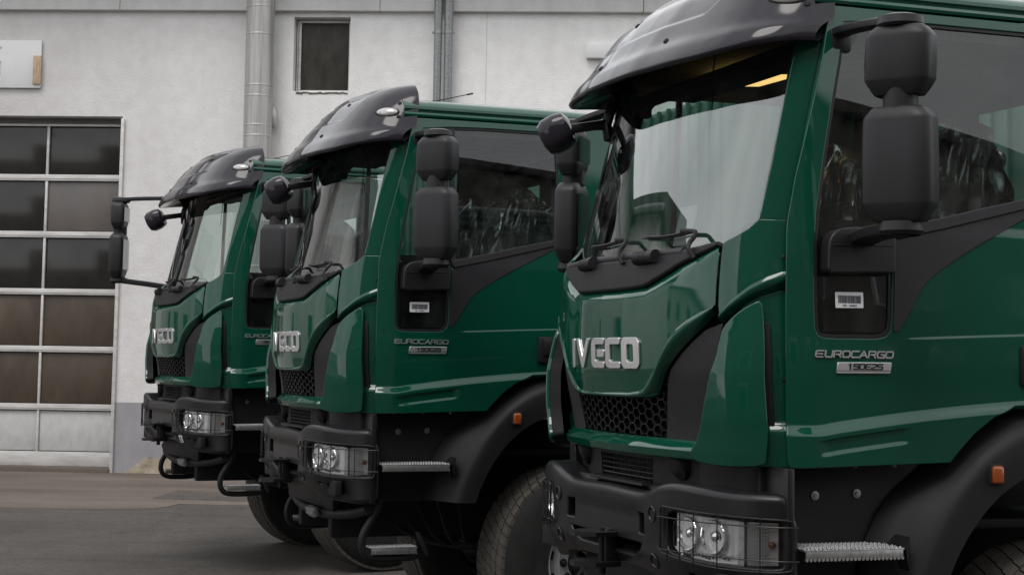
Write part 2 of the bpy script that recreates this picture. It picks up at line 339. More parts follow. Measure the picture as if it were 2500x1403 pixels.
def panel(mb, outline, fn, r=.006, depth=.015, step=.03, holes=(), rn=3, hr=None, lines=()):
    """skin on the surface fn(a,b) inside a closed outline, edges rolled over and turned back by depth"""
    loops = [dens(outline if area2(outline) > 0 else outline[::-1], step * .8)]
    for h in holes: loops.append(dens(h if area2(h) < 0 else h[::-1], step * .8))
    o = np.array(loops[0]); lo = o.min(0); hi = o.max(0)
    gx = np.arange(lo[0] + step*.5, hi[0], step); gy = np.arange(lo[1] + step*.5, hi[1], step)
    G = np.array([(x, y) for x in gx for y in gy]) if len(gx) and len(gy) else np.zeros((0, 2))
    if len(G):
        k = inside(G, loops[0])
        for h in loops[1:]: k &= ~inside(G, h)
        G = G[k]
        for h in loops:
            if len(G): G = G[dist_poly(G, h) > step * .45]
    pts = []; edges = []
    for L in loops:
        b0 = len(pts); pts += L; edges += [(b0 + i, b0 + (i + 1) % len(L)) for i in range(len(L))]
    for Ln in lines:            # feature lines kept as edges
        Ln = np.array(Ln); k = inside(Ln, loops[0])
        for h in loops[1:]: k &= ~inside(Ln, h)
        for h in loops: k &= dist_poly(Ln, h) > .004
        for i in range(len(Ln)):
            if k[i]:
                pts.append(tuple(Ln[i]))
                if i and k[i-1]: edges.append((len(pts) - 2, len(pts) - 1))
    if lines and len(G):
        LP = np.concatenate([np.array(l) for l in lines])
        G = G[np.array([np.min(np.sum((LP - g) ** 2, 1)) > (step * .45) ** 2 for g in G])]
    pts += [tuple(g) for g in G]
    res = delaunay_2d_cdt([Vector(p) for p in pts], edges, [], 1, 1e-7)
    P2 = np.array([tuple(v) for v in res[0]]); T = [tuple(f) for f in res[2]]
    if holes and T:
        cen = np.array([P2[list(f)].mean(0) for f in T]); bad = np.zeros(len(T), bool)
        for h in loops[1:]: bad |= inside(cen, h)
        T = [f for f, q in zip(T, bad) if not q]
    a, b = P2[:, 0], P2[:, 1]; P3 = fn(a, b); N3, S = normals(fn, a, b)
    F = []
    for f in T:
        nn = np.cross(P3[f[1]] - P3[f[0]], P3[f[2]] - P3[f[0]])
        F.append(f if nn @ N3[f[0]] > 0 else f[::-1])
    mb.add(P3, F, N3)
    for li, L in enumerate(loops):
        rr = r if li == 0 or hr is None else hr
        L = np.array(L); n = len(L); p = fn(L[:, 0], L[:, 1]); N, S = normals(fn, L[:, 0], L[:, 1])
        t = np.roll(p, -1, 0) - np.roll(p, 1, 0); t /= np.linalg.norm(t, axis=1, keepdims=True) + 1e-12
        ow = np.cross(t, N) * S; ow /= np.linalg.norm(ow, axis=1, keepdims=True) + 1e-12
        rings = [(p, N)]
        if rr > 0:
            for k in range(1, rn + 1):
                q = k / rn * math.pi / 2
                rings.append((p + ow * rr * math.sin(q) - N * rr * (1 - math.cos(q)), N * math.cos(q) + ow * math.sin(q)))
        else: rings.append((p, ow))
        if depth > 0: rings.append((rings[-1][0] - N * depth, ow))
        V = np.concatenate([q[0] for q in rings]); NN = np.concatenate([q[1] for q in rings]); F = []
        for k in range(len(rings) - 1):
            for i in range(n):
                j = (i + 1) % n; f = (k*n + i, (k+1)*n + i, (k+1)*n + j, k*n + j)
                F.append(f if S[i, 0] > 0 else f[::-1])
        mb.add(V, F, NN)
    return mb
def grid(mb, P, ci=False, cj=False, flip=False, nrm=True):
    P = np.asarray(P, float); ni, nj = P.shape[:2]; F = []
    for i in range(ni if ci else ni - 1):
        for j in range(nj if cj else nj - 1):
            f = (i*nj + j, ((i+1) % ni)*nj + j, ((i+1) % ni)*nj + (j+1) % nj, i*nj + (j+1) % nj)
            F.append(f[::-1] if flip else f)
    if nrm:
        di = np.roll(P, -1, 0) - np.roll(P, 1, 0) if ci else np.gradient(P, axis=0)
        dj = np.roll(P, -1, 1) - np.roll(P, 1, 1) if cj else np.gradient(P, axis=1)
        N = np.cross(di, dj); N /= np.linalg.norm(N, axis=-1, keepdims=True) + 1e-12
        if flip: N = -N
        mb.add(P.reshape(-1, 3), F, N.reshape(-1, 3))
    else: mb.add(P.reshape(-1, 3), F)
    return mb
def resample(p, n):
    p = np.asarray(p, float); s = np.concatenate([[0], np.cumsum(np.linalg.norm(np.diff(p, axis=0), axis=1))])
    q = np.linspace(0, s[-1], n); return np.stack([np.interp(q, s, p[:, k]) for k in range(p.shape[1])], 1)
def smooth3(p, n, k=2):
    p = [np.asarray(q, float) for q in p]
    for _ in range(k):
        q = [p[0]]
        for i in range(len(p) - 1): q += [p[i]*.75 + p[i+1]*.25, p[i]*.25 + p[i+1]*.75]
        p = q + [p[-1]]
    return resample(np.array(p), n)
def tube(mb, path, rad, n=10, closed=False, caps=True):
    p = np.asarray(path, float); m_ = len(p); r_ = np.broadcast_to(np.asarray(rad, float), (m_,))
    t = (np.roll(p, -1, 0) - np.roll(p, 1, 0)) if closed else np.gradient(p, axis=0)
    t /= np.linalg.norm(t, axis=1, keepdims=True) + 1e-12
    u = np.cross(t[0], (0, 0, 1.)); u = np.cross(t[0], (0, 1., 0)) if np.linalg.norm(u) < .1 else u; u /= np.linalg.norm(u)
    rings = []; 
    for i in range(m_):
        u = u - t[i] * (u @ t[i]); u /= np.linalg.norm(u); v = np.cross(t[i], u)
        rings.append([p[i] + r_[i] * (math.cos(a) * u + math.sin(a) * v) for a in np.arange(n) * 2 * math.pi / n])
    V = np.array(rings); F = []
    for i in range(m_ if closed else m_ - 1):
        for j in range(n): F.append((i*n + j, i*n + (j+1) % n, ((i+1) % m_)*n + (j+1) % n, ((i+1) % m_)*n + j))
    if caps and not closed: F += [tuple(range(n))[::-1], tuple((m_-1)*n + j for j in range(n))]
    mb.add(V.reshape(-1, 3), F); return mb
def lathe(mb, prof, org, axis, n=32, arc=None):
    ax = np.asarray(axis, float); ax /= np.linalg.norm(ax); u = np.cross(ax, (0, 0, 1.))
    if np.linalg.norm(u) < .1: u = np.cross(ax, (1., 0, 0))
    u /= np.linalg.norm(u); v = np.cross(ax, u); V = []
    for r_, h in prof:
        for j in range(n):
            q = j * 2 * math.pi / n; V.append(np.asarray(org) + ax * h + r_ * (math.cos(q) * u + math.sin(q) * v))
    F = [(i*n + j, i*n + (j+1) % n, (i+1)*n + (j+1) % n, (i+1)*n + j) for i in range(len(prof) - 1) for j in range(n)]
    mb.add(V, F); return mb
def rbox(mb, c, s, r=.01, rot=None, seg=2):
    bm = bmesh.new(); bmesh.ops.create_cube(bm, size=1)
    for v in bm.verts: v.co = Vector((v.co.x * s[0], v.co.y * s[1], v.co.z * s[2]))
    r = min(r, min(s) * .49)
    if r > 0: bmesh.ops.bevel(bm, geom=bm.edges[:], offset=r, segments=seg, affect='EDGES', profile=.5)
    mt = (rot.to_matrix() if hasattr(rot, 'to_matrix') else rot) if rot is not None else Matrix.Identity(3)
    bm.verts.index_update()
    V = [tuple(mt @ v.co + Vector(c)) for v in bm.verts]; F = [tuple(v.index for v in f.verts) for f in bm.faces]; bm.free()
    mb.add(V, F); return mb
def hull_loft(mb, rings, caps=True):
    P = np.asarray(rings, float); n = P.shape[1]; F = []
    for i in range(len(P) - 1):
        for j in range(n): F.append((i*n + j, i*n + (j+1) % n, (i+1)*n + (j+1) % n, (i+1)*n + j))
    if caps: F += [tuple(range(n))[::-1], tuple((len(P)-1)*n + j for j in range(n))]
    mb.add(P.reshape(-1, 3), F); return mb
def ribbon(mb, path, wd, ht):
    p = np.asarray(path, float); t = np.gradient(p, axis=0); t /= np.linalg.norm(t, axis=1, keepdims=True); rings = []
    cs_ = [(math.copysign(abs(math.cos(q)) ** .45, math.cos(q)), math.copysign(abs(math.sin(q)) ** .45, math.sin(q))) for q in np.arange(16) * math.pi / 8 + .01]
    wd = np.broadcast_to(np.asarray(wd, float), (len(p),)); ht = np.broadcast_to(np.asarray(ht, float), (len(p),))
    for i in range(len(p)):
        s = np.cross(t[i], (0, 0, 1.)); s /= np.linalg.norm(s) + 1e-9; u = np.cross(s, t[i])
        rings.append([p[i] + s * a * wd[i] / 2 + u * b * ht[i] / 2 for a, b in cs_])
    return hull_loft(mb, rings)
def prism(mb, poly, y0, y1, plane='xz'):
    """extrude a polygon: plane xz along y, xy along z, yz along x"""
    def pt(a, b, c): return {'xz': (a, c, b), 'xy': (a, b, c), 'yz': (c, a, b)}[plane]
    n = len(poly); V = [pt(a, b, y0) for a, b in poly] + [pt(a, b, y1) for a, b in poly]
    F = [tuple(range(n)), tuple(range(n, 2*n))[::-1]] + [(i, i + n, (i+1) % n + n, (i+1) % n)[::1] for i in range(n)]
    # consistent outward orientation
    bm = bmesh.new(); bv = [bm.verts.new(v) for v in V]
    for f in F: bm.faces.new([bv[i] for i in f])
    bmesh.ops.recalc_face_normals(bm, faces=bm.faces[:]); bm.verts.index_update()
    F = [tuple(v.index for v in f.verts) for f in bm.faces]; bm.free()
    mb.add(V, F); return mb
def empty(name, loc=(0, 0, 0), label=None, cat=None, group=None, rz=0):
    o = bpy.data.objects.new(name, None); C.objects.link(o); o.location = loc; o.rotation_euler = (0, 0, rz); o.empty_display_size = .2
    return tag(o, label, cat, group)
def tag(o, label=None, cat=None, group=None, kind=None):
    if label: o['label'] = label
    if cat: o['category'] = cat
    if group: o['group'] = group
    if kind: o['kind'] = kind
    return o
# ------------------------------------------------------------------ the ground
def gz(y): return ip(y, [-120, -20, 0, 7.13, 10.69, 14.25, 18, 22.0, 24, 120], [-.6, -.4, -.16, -.061, 0, .066, .162, .262, .29, .5])
def ground(x, y): return np.stack([x + 0*y, y + 0*x, gz(y) + 0*x], -1)
CEN[:] = (0, 0, -200)
P = [[(x, y, float(gz(np.array(y)))) for y in list(np.arange(-120, -10, 10)) + list(np.arange(-10, 30, .5)) + list(np.arange(30, 121, 10))] for x in (-140, -60, -20, 0, 20, 60, 140)]
tag(grid(MB(), P).build('ground', 'asphalt', z=0), kind='structure')
apron = [(-30, 17.9), (-8, 17.95), (-5.46, 17.97), (-5.0, 17.93), (-4.4, 17.96), (-3.84, 18.07), (-3.72, 18.3), (-3.66, 18.55), (-3.09, 18.52), (-1, 18.5), (3, 18.55), (8, 18.5), (25, 18.4), (25, 22.2), (-30, 24.0)]
jag = []
for x, y in dens(apron, .18):
    jag.append((x + (rng.random() - .5) * .02, y + (rng.random() - .5) * .025) if y < 18.8 else (x, y))
tag(panel(MB(), jag, lambda a, b: ground(a, b) + np.array([0, 0, .006]), r=.004, depth=.02, step=.5).build('concrete_apron', 'concrete', z=0), kind='structure')
patch = [(-4.05, 19.005), (-3.98, 19.5), (-3.93, 19.88), (-3.29, 19.70), (-1, 19.66), (2.5, 19.6), (2.5, 18.86), (-1, 18.87), (-3.15, 18.88), (-3.82, 18.97)]
jag = [(x + (rng.random() - .5) * .03, y + (rng.random() - .5) * .03) for x, y in dens(patch, .15)]
tag(panel(MB(), jag, lambda a, b: ground(a, b) + np.array([0, 0, .011]), r=.003, depth=.01, step=.4).build('asphalt_patch', 'asphalt', z=0), kind='structure')

# ------------------------------------------------------------------ workshop building (local x along the wall, -y towards the yard)
CEN[:] = (3, 60, 3)
WB = empty('workshop_building', (-5.2472, 22.0, 0), 'white rendered workshop hall with sectional gate behind the trucks', 'building', rz=R(-3))
def wallf(a, b): return np.stack([a, 0*a, b + 0*a], -1)
gate = [(-3.15, .1), (0, .1), (0, 5.005), (-3.15, 5.005)]
win = [(2.282, 5.356), (3.05, 5.356), (3.05, 6.372), (2.282, 6.372)]
left = [(-6.6, -.2), (-3.15, -.2), (-3.15, 5.005), (0, 5.005), (0, -.2), (4.873, -.2), (4.873, 6.5), (-6.6, 6.5)]
right = [(4.883, -.2), (16, -.2), (16, 6.5), (4.883, 6.5)]
panel(MB(), left, wallf, r=.004, depth=.26, step=.25, holes=[win], hr=.008).build('wall', 'stucco', WB, z=0)
panel(MB(), right, wallf, r=.004, depth=.26, step=.5).build('wall', 'stucco', WB, z=0)
mb = MB(); rbox(mb, (4.7, 5.2, 3.4), (22.5, 9.8, 7.2), .02); mb.build('hall_core', 'render_pale', WB, z=0)
mb = MB(); rbox(mb, (4.878, .05, 3.2), (.03, .02, 6.4), 0); mb.build('joint_strip', 'door_alu', WB, z=0)
# fascia boards above, one between each pair of joints
js = [-6.65, -3.58, -.064, 3.451, 6.958, 10.465, 13.97, 16.05]
for i in range(len(js) - 1):
    mb = MB(); rbox(mb, ((js[i] + js[i+1]) / 2, -.02, 6.79), (js[i+1] - js[i] - .008, .16, .71), .006); mb.build('fascia_board', 'fascia', WB, z=0)
mb = MB(); rbox(mb, (4.7, .12, 6.47), (22.6, .2, .05), .004); mb.build('drip_edge', 'door_alu', WB, z=0)
mb = MB(); rbox(mb, (4.7, 4.6, 7.22), (23.4, 10.6, .16), .02); mb.build('roof', 'roof_dark', WB, z=0)
# plinth coating: a proud coat of paint and plaster
pl = [(.03, .0), (4.86, .0), (4.86, 1.19), (.03, 1.19)]
panel(MB(), pl, lambda a, b: wallf(a, b) + np.array([0, -.008, 0]), r=.004, depth=.004, step=.2).build('plinth', 'plinth_paint', WB, z=0)
# gate jamb strip, dark head lintel, threshold
mb = MB(); rbox(mb, (.012, -.02, 2.58), (.045, .05, 4.78), .006); mb.build('gate_jamb', 'door_alu', WB, z=0)
mb = MB(); rbox(mb, (-1.58, .22, 4.95), (3.13, .06, .11), .004); mb.build('gate_head', 'interior_grey', WB, z=0)
mb = MB(); rbox(mb, (-1.58, .12, .20), (3.15, .4, .26), .02); mb.build('gate_threshold', 'concrete', WB, z=0)
# sectional gate: rails, mullions, panes and panels
GD = MB(); rbox(GD, (-1.58, .27, 2.62), (3.16, .03, 4.6), 0); gd = GD.build('gate_leaf', 'interior_grey', WB, z=0)
rails = [(4.905, .03), (4.19, .086), (3.42, .086), (2.65, .082), (1.882, .082), (1.112, .084), (.425, .19)]
for z_, h_ in rails:
    mb = MB(); rbox(mb, (-1.575, .205, z_), (3.14, .05, h_), .006)
    if .05 < h_ < .15: rbox(mb, (-1.575, .18, z_ - h_ * .12), (3.13, .012, .008), .002)
    mb.build('rail', 'door_alu', gd, z=0)
cols = [-3.12, -2.085, -1.07, -.055]
for k in range(len(rails) - 1):
    zt = rails[k][0] - rails[k][1] / 2; zb = rails[k+1][0] + rails[k+1][1] / 2
    for c_ in cols[:]:
        mb = MB(); rbox(mb, (c_, .207, (zt + zb) / 2), (.034 if c_ > -3 and c_ < -.1 else .05, .04, zt - zb - .002), .005); mb.build('mullion', 'door_alu', gd, z=0)
    for q in range(3):
        x0 = cols[q] + .02; x1 = cols[q+1] - .02
        solid = k == len(rails) - 2
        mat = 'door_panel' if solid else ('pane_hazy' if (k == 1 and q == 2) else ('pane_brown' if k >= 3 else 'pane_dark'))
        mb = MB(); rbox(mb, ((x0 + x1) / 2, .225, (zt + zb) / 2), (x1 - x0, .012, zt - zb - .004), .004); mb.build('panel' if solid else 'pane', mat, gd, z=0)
        for zz in (zt - .006, zb + .006): rbox(MB_ := MB(), ((x0 + x1) / 2, .212, zz), (x1 - x0, .012, .010), .002); MB_.build('gasket', 'rubber', gd, z=0)
# window
wf = MB()
rbox(wf, (2.345, .17, 5.86), (.035, .05, .98), .004); rbox(wf, (3.025, .17, 5.86), (.03, .05, .98), .004)
rbox(wf, (2.685, .17, 6.335), (.65, .05, .035), .004); rbox(wf, (2.685, .17, 5.385), (.65, .05, .03), .004)
rbox(wf, (2.312, .17, 5.86), (.02, .03, .98), .003)
wo_ = wf.build('window', 'door_alu', WB, z=0)
mb = MB(); rbox(mb, (2.685, .18, 5.86), (.65, .012, .93), .002); mb.build('pane', 'pane_window', wo_, z=0)
mb = MB()
for k in range(16):
    rbox(mb, (2.36 + k * .043, -.004, 5.345 - rng.random() * .012), (.05, .012, .016 + rng.random() * .014), .004)
mb.build('chipped_sill', 'brick_dark', wo_, z=0)
# flue and rain pipes, sign, box
FL = empty('flue_pipe', (0, 0, 0), 'wide silver flue pipe up the white wall left of the window', 'pipe'); FL.matrix_world = WB.matrix_basis.copy()
mb = MB(); lathe(mb, [(.187, .25), (.187, 9.0)], (1.875, -.21, 0), (0, 0, 1), 36); mb.build('pipe', 'flue_metal', FL, z=0)
for z_ in (6.445, 6.075, 5.392, 5.251, 4.861, 4.721, 3.9, 3.0, 2.1, 1.2):
    mb = MB(); lathe(mb, [(.186, -.012), (.1905, -.009), (.1905, .006), (.1875, .012)], (1.875, -.21, z_), (0, 0, 1), 36); mb.build('seam_ring', 'flue_metal', FL, z=0)
mb = MB(); lathe(mb, [(.0, -.16), (.05, -.13), (.075, -.04), (.075, .04), (.05, .13), (0, .16)], (2.055, -.12, 5.0), (0, 0, 1), 16); mb.build('wall_bracket', 'flue_metal', FL, z=0)
for s_, rad, lab in ((4.242, .052, 'left one of the two thin galvanised rain pipes on the white wall'), (4.383, .056, 'right one of the two thin galvanised rain pipes on the white wall')):
    E_ = empty('rain_pipe', (0, 0, 0), lab, 'pipe', 'galvanised rain pipes'); E_.matrix_world = WB.matrix_basis.copy()
    mb = MB(); lathe(mb, [(rad, .3), (rad, 6.27), (rad + .005, 6.30), (rad + .005, 9.0)], (s_, -.16, 0), (0, 0, 1), 24); mb.build('pipe', 'galvanised', E_, z=0)
    mb = MB(); lathe(mb, [(rad, -.02), (rad + .006, -.018), (rad + .006, .018), (rad, .02)], (s_, -.16, 6.134), (0, 0, 1), 24)
    rbox(mb, (s_ + (rad + .012) * (1 if s_ > 4.3 else -1), -.16, 6.134), (.03, .02, .03), .003); mb.build('pipe_clip', 'galvanised', E_, z=0)
SG = empty('sign_board', (0, 0, 0), 'white sign board fixed to the wall above the gate, cut off by the picture edge', 'sign'); SG.matrix_world = WB.matrix_basis.copy()
mb = MB(); rbox(mb, (-1.95, -.03, 5.698), (1.64, .035, .647), .004); mb.build('board', 'sign_white', SG, z=0)
mb = MB(); rbox(mb, (-1.172, -.06, 5.617), (.108, .03, .386), .004); mb.build('wood_block', 'wood', SG, z=0)
mb = MB()
for x_, z_ in ((-1.17, 5.72), (-1.182, 5.50)): lathe(mb, [(0, .003), (.013, .003), (.015, 0)], (x_, -.075, z_), (0, -1, 0), 12)
mb.build('screw', 'steel_bolt', SG, z=0)
def strokes(mb, segs, f, wd):
    for (a0, b0), (a1, b1) in segs:
        d = np.array([a1 - a0, b1 - b0]); L = np.linalg.norm(d); d /= L; n_ = np.array([-d[1], d[0]]) * wd / 2; e = d * wd * .45
        q = [np.array((a0, b0)) - e - n_, np.array((a1, b1)) + e - n_, np.array((a1, b1)) + e + n_, np.array((a0, b0)) - e + n_]
        mb.add([f(*p, 0) for p in q] + [f(*p, 1) for p in q], [(0, 1, 2, 3), (7, 6, 5, 4), (0, 4, 5, 1), (1, 5, 6, 2), (2, 6, 7, 3), (3, 7, 4, 0)])
mb = MB(); sf = lambda a, b, k: (a, -.0478 - .0014 * (1 - k), b)
for x_, segs in ((-1.752, [((0, 0), (.004, .034)), ((.02, 0), (.024, .034)), ((.002, .017), (.022, .017))]), (-1.718, [((0, 0), (.004, .034)), ((.004, .034), (.02, 0)), ((.02, 0), (.024, .034))]), (-1.685, [((0, 0), (.006, .034))])):
    strokes(mb, [((a + x_, b + 5.898), (c + x_, d + 5.898)) for (a, b), (c, d) in segs], sf, .005)
mb.build('sign_lettering', 'sticker_ink', SG, z=0)
mb = MB(); strokes(mb, [((-1.76, 5.72), (-1.69, 5.72)), ((-1.69, 5.72), (-1.69, 5.565))], sf, .03); mb.build('sign_lettering', 'door_alu', SG, z=0)
JB = MB(); rbox(JB, (6.42, -.05, 5.915), (.42, .1, .195), .008); jb = JB.build('junction_box', 'sign_white', z=0); jb.matrix_world = WB.matrix_basis.copy()
tag(jb, 'small white box on the wall beside the nearest truck sun visor', 'box')

# ------------------------------------------------------------------ the rest of the yard, seen in the paint and glass
def house(name, loc, rz, L, D, H, ridge, wallmat, label, cols_, rows_, wh=1.3, ww=1.1, z0=1.2, dz=3.0):
    E_ = empty(name, loc, label, 'building', rz=rz)
    mb = MB(); rbox(mb, (0, 0, H / 2 - .5), (L, D, H + 1), .02); mb.build('wall', wallmat, E_, z=0)
    mb = MB(); o = .5
    if ridge > 0: prism(mb, [(-D/2 - o, H - .02), (D/2 + o, H - .02), (D/2 + o, H + .12), (0, H + ridge), (-D/2 - o, H + .12)], -L/2 - o, L/2 + o, 'yz')
    else: rbox(mb, (0, 0, H + .15), (L + .6, D + .6, .3), .02)
    mb.build('roof', 'roof_dark', E_, z=0)
    for side in (-1, 1):
        for i in range(cols_):
            for j in range(rows_):
                x = (i + .5) * L / cols_ - L / 2; zc = z0 + j * dz + wh / 2
                mb = MB(); rbox(mb, (x, side * (D/2 + .02), zc), (ww + .16, .10, wh + .16), .01); f_ = mb.build('window', 'fascia', E_, z=0)
                mb = MB(); rbox(mb, (x, side * (D/2 + .06), zc), (ww, .04, wh), 0); mb.build('pane', 'pane_far', f_, z=0)
    return E_
house('gabled_house', (-34, 34, 0), R(30), 16, 9, 4.6, 2.6, 'render_pale', 'pale gabled house across the yard mirrored in the windscreens', 5, 1)
WG = empty('workshop_wing', (-16.7, 20.6, 0), 'white side wing of the workshop standing left of the yard', 'building', rz=R(-3))
mb = MB(); rbox(mb, (0, 0, 3.4), (10, 6.4, 8.0), .02); mb.build('wall', 'render_pale', WG, z=0)
mb = MB(); prism(mb, [(-5.7, 7.38), (5.7, 7.38), (5.7, 7.58), (0, 9.2), (-5.7, 7.58)], -3.7, 3.7, 'xz'); mb.build('roof', 'roof_dark', WG, z=0)
mb = MB(); tube(mb, [(5.62, -3.7, 7.32), (5.62, 3.7, 7.32)], .09, 10); mb.build('gutter', 'galvanised', WG, z=0)
for y_ in (-2, .6):
    mb = MB(); rbox(mb, (5.02, y_, 2.2), (.1, 1.5, 1.5), .01); f_ = mb.build('window', 'fascia', WG, z=0)
    mb = MB(); rbox(mb, (5.06, y_, 2.2), (.05, 1.3, 1.3), 0); mb.build('pane', 'pane_far', f_, z=0)
mb = MB(); rbox(mb, (5.02, -.6, 5.4), (.08, 2.4, .8), .01); mb.build('name_panel', 'door_alu', WG, z=0)
house('office_block', (-38, 4, 0), R(72), 40, 9, 6.2, 0, 'render_pale', 'long pale office block facing the truck fronts', 13, 2, dz=2.9)
house('storage_hall', (24, -15, 0), R(-6), 72, 10, 10.4, 0, 'brick_dark', 'dark storage hall opposite the truck doors', 14, 2, ww=2.0, dz=3.6)
# ------------------------------------------------------------------ truck surfaces (x forward, y to the truck's left, z up)
CEN[:] = (-.8, 0, 1.3)
PL = np.array([(0, 0), (.005, .2), (.022, .345), (.05, .55), (.085, .70), (.125, .80), (.165, .86), (.21, .905), (.26, .94), (.31, .965), (.36, .98), (.45, .99)])
PT = np.concatenate([[0], np.cumsum(np.hypot(np.diff(PL[:, 0]), np.diff(PL[:, 1])))])
XZ = [.5, .85, .95, 1.1, 1.2, 1.35, 1.5, 1.67, 1.766, 2.5, 2.8]; XC = [.27, .285, .29, .315, .33, .335, .33, .312, .293, .12, .05]
WZ = [.5, .85, 1.0, 1.25, 1.46, 1.77, 2.5, 2.8]; WW = [1.03, 1.03, 1.035, 1.03, 1.012, .99, .965, .955]
def plan(t): return ip(np.abs(t), PT, PL[:, 0]), np.sign(t) * ip(np.abs(t), PT, PL[:, 1])
def front(t, z):
    g, y = plan(t); return np.stack([ip(z, XZ, XC) - g, y * ip(z, WZ, WW), z + 0*t], -1)
FZ = [.8, .85, .9, 1.0, 1.1, 1.2, 1.3, 1.4, 1.46, 1.5]; FO = [.07, .078, .084, .086, .076, .062, .044, .024, .015, .012]
flare = offs(front, lambda t, z: ip(z, FZ, FO) * (1 - .35 * sstep(np.abs(t), .85, 1.02)))
PB = np.array([(0, 0), (.0015, .3), (.008, .55), (.025, .68), (.065, .83), (.13, .95), (.205, 1.035), (.28, 1.085), (.34, 1.1), (.42, 1.105)])
PBT = np.concatenate([[0], np.cumsum(np.hypot(np.diff(PB[:, 0]), np.diff(PB[:, 1])))])
def bump(t, z): return np.stack([.315 - ip(np.abs(t), PBT, PB[:, 0]) - .05 * sstep(-z, -.470, -.335) * (1 - sstep(np.abs(t), .88, 1.12)), np.sign(t) * ip(np.abs(t), PBT, PB[:, 1]), z + 0*t], -1)
YZ = [.5, .84, 1.0, 1.25, 1.7, 1.77, 2.5, 2.65, 2.8]; YY = [1.03, 1.035, 1.045, 1.058, 1.04, 1.032, .965, .945, .9]
def doorbase(x, z):
    e = np.clip((x + .14) / .14, 0, 2); return np.stack([x + 0*z, ip(z, YZ, YY) - .035 * e**2, z + 0*x], -1)
def belt(x): return ip(-x, [-.05, .1, .2, .42, .6, .98, 1.3], [1.0, 1.0, 1.014, 1.042, 1.063, 1.095, 1.11])
def crz(x): return ip(-x, [.44, 1.02, 1.25], [1.326, 1.352, 1.36])
def dooroff(x, z):
    zt = belt(x); wb = .048
    o = .030 * sstep(zt - z, 0, wb)
    o = o - .012 * sstep(-x, .10, .16) * sstep(x, -.52, -.45) * (sstep(zt - z, .058, .068) - sstep(zt - z, .105, .125))
    zc = crz(x); m_ = sstep(-x, .44, .62)
    return o + .005 * m_ * sstep(zc - z, 0, .010)
door = offs(doorbase, dooroff)
def F3(fn, t, z): return np.array(fn(np.array([float(t)]), np.array([float(z)]))[0])
def N3(fn, t, z): return np.array(normals(fn, np.array([float(t)]), np.array([float(z)]))[0][0])
def sym(half):     # half outline from centre to side, mirrored and closed
    return list(half) + [(-a, b) for a, b in half[::-1] if abs(a) > 1e-6]
def strip(mb, fa, pa, fb, pb, n=60, bul=.3, k=5, flip=False):
    """curved strip between two polylines that lie on two surfaces"""
    A = resample(pa, n); B = resample(pb, n)
    a3 = fa(A[:, 0], A[:, 1]); b3 = fb(B[:, 0], B[:, 1]); na = normals(fa, A[:, 0], A[:, 1])[0]
    rows = []
    for q in np.linspace(0, 1, k):
        rows.append(a3 * (1 - q) + b3 * q + na * (bul * .06 * math.sin(math.pi * q)))
    return grid(mb, np.array(rows), flip=flip)

TR = empty('tipper_truck', (0, 0, 0))
rec3 = offs(front, -.03); rec45 = offs(front, -.045)
# --- hood with its upper chamfer and lower rolled band
crease = [(0, 1.462), (.25, 1.463), (.39, 1.467), (.47, 1.483), (.568, 1.517), (.641, 1.547), (.769, 1.602), (.835, 1.640)]
trimlo = [(0, 1.530), (.25, 1.531), (.37, 1.540), (.50, 1.582), (.615, 1.622), (.72, 1.652), (.815, 1.682)]
hin = [(.829, 1.442), (.779, 1.421), (.683, 1.384), (.611, 1.347), (.556, 1.306), (.512, 1.255), (.466, 1.2), (.403, 1.148), (.36, 1.115), (.32, 1.102), (.235, 1.094), (0, 1.092)]
hout = [(.812, 1.409), (.752, 1.361), (.666, 1.31), (.597, 1.264), (.53, 1.213), (.485, 1.164), (.45, 1.12), (.42, 1.088), (.36, 1.068), (.22, 1.064), (0, 1.065)]
mb = MB(); panel(mb, sym(crease + hin), front, r=.002, depth=0, step=.022)
cr = [(-a, b) for a, b in crease[::-1]] + crease[1:]; tl = [(-a, b) for a, b in trimlo[::-1]] + trimlo[1:]
strip(mb, front, cr, rec45, tl, 120, .25, 7, flip=True)
hi_ = [(-a, b) for a, b in hin] + hin[::-1][1:]; ho_ = [(-a, b) for a, b in hout] + hout[::-1][1:]
strip(mb, front, hi_, rec3, ho_, 140, .35, 7)
hood = mb.build('hood', 'green_paint', TR)
# scuttle trim (black) above the hood
trim = [(0, 1.636), (.16, 1.634), (.465, 1.640), (.70, 1.660), (.815, 1.678)] + [(.80, 1.674), (.72, 1.648), (.615, 1.618), (.50, 1.578), (.39, 1.546), (.36, 1.538), (.25, 1.531), (0, 1.530)]
trimf = offs(front, lambda t, z: -.006 + 0*t)
panel(MB(), chaikin(sym(trim), 1), trimf, r=.012, depth=.05, step=.025).build('scuttle_trim', 'trim_plastic', TR)
# letters on the hood
lz0, lz1 = 1.195, 1.318; hh = lz1 - lz0; sw = .024
def oct_(x0, x1, z0, z1, c): return [(x0 + c, z0), (x1 - c, z0), (x1, z0 + c), (x1, z1 - c), (x1 - c, z1), (x0 + c, z1), (x0, z1 - c), (x0, z0 + c)]
letters = []
letters.append(([(-.352, lz0), (-.318, lz0), (-.318, lz1), (-.352, lz1)], []))
letters.append(([(-.282, lz1), (-.248, lz1), (-.196, lz0 + .040), (-.144, lz1), (-.110, lz1), (-.176, lz0 + .014), (-.186, lz0), (-.206, lz0), (-.216, lz0 + .014)], []))
def cee(x0, x1): return [(x1, lz1), (x0 + .028, lz1), (x0 + .008, lz1 - .008), (x0, lz1 - .024), (x0, lz0 + .024), (x0 + .008, lz0 + .008), (x0 + .028, lz0), (x1, lz0), (x1, lz0 + sw), (x0 + .05, lz0 + sw), (x0 + .04, lz0 + sw + .008), (x0 + .04, lz1 - sw - .008), (x0 + .05, lz1 - sw), (x1, lz1 - sw)]
letters.append((cee(-.086, .046), []))
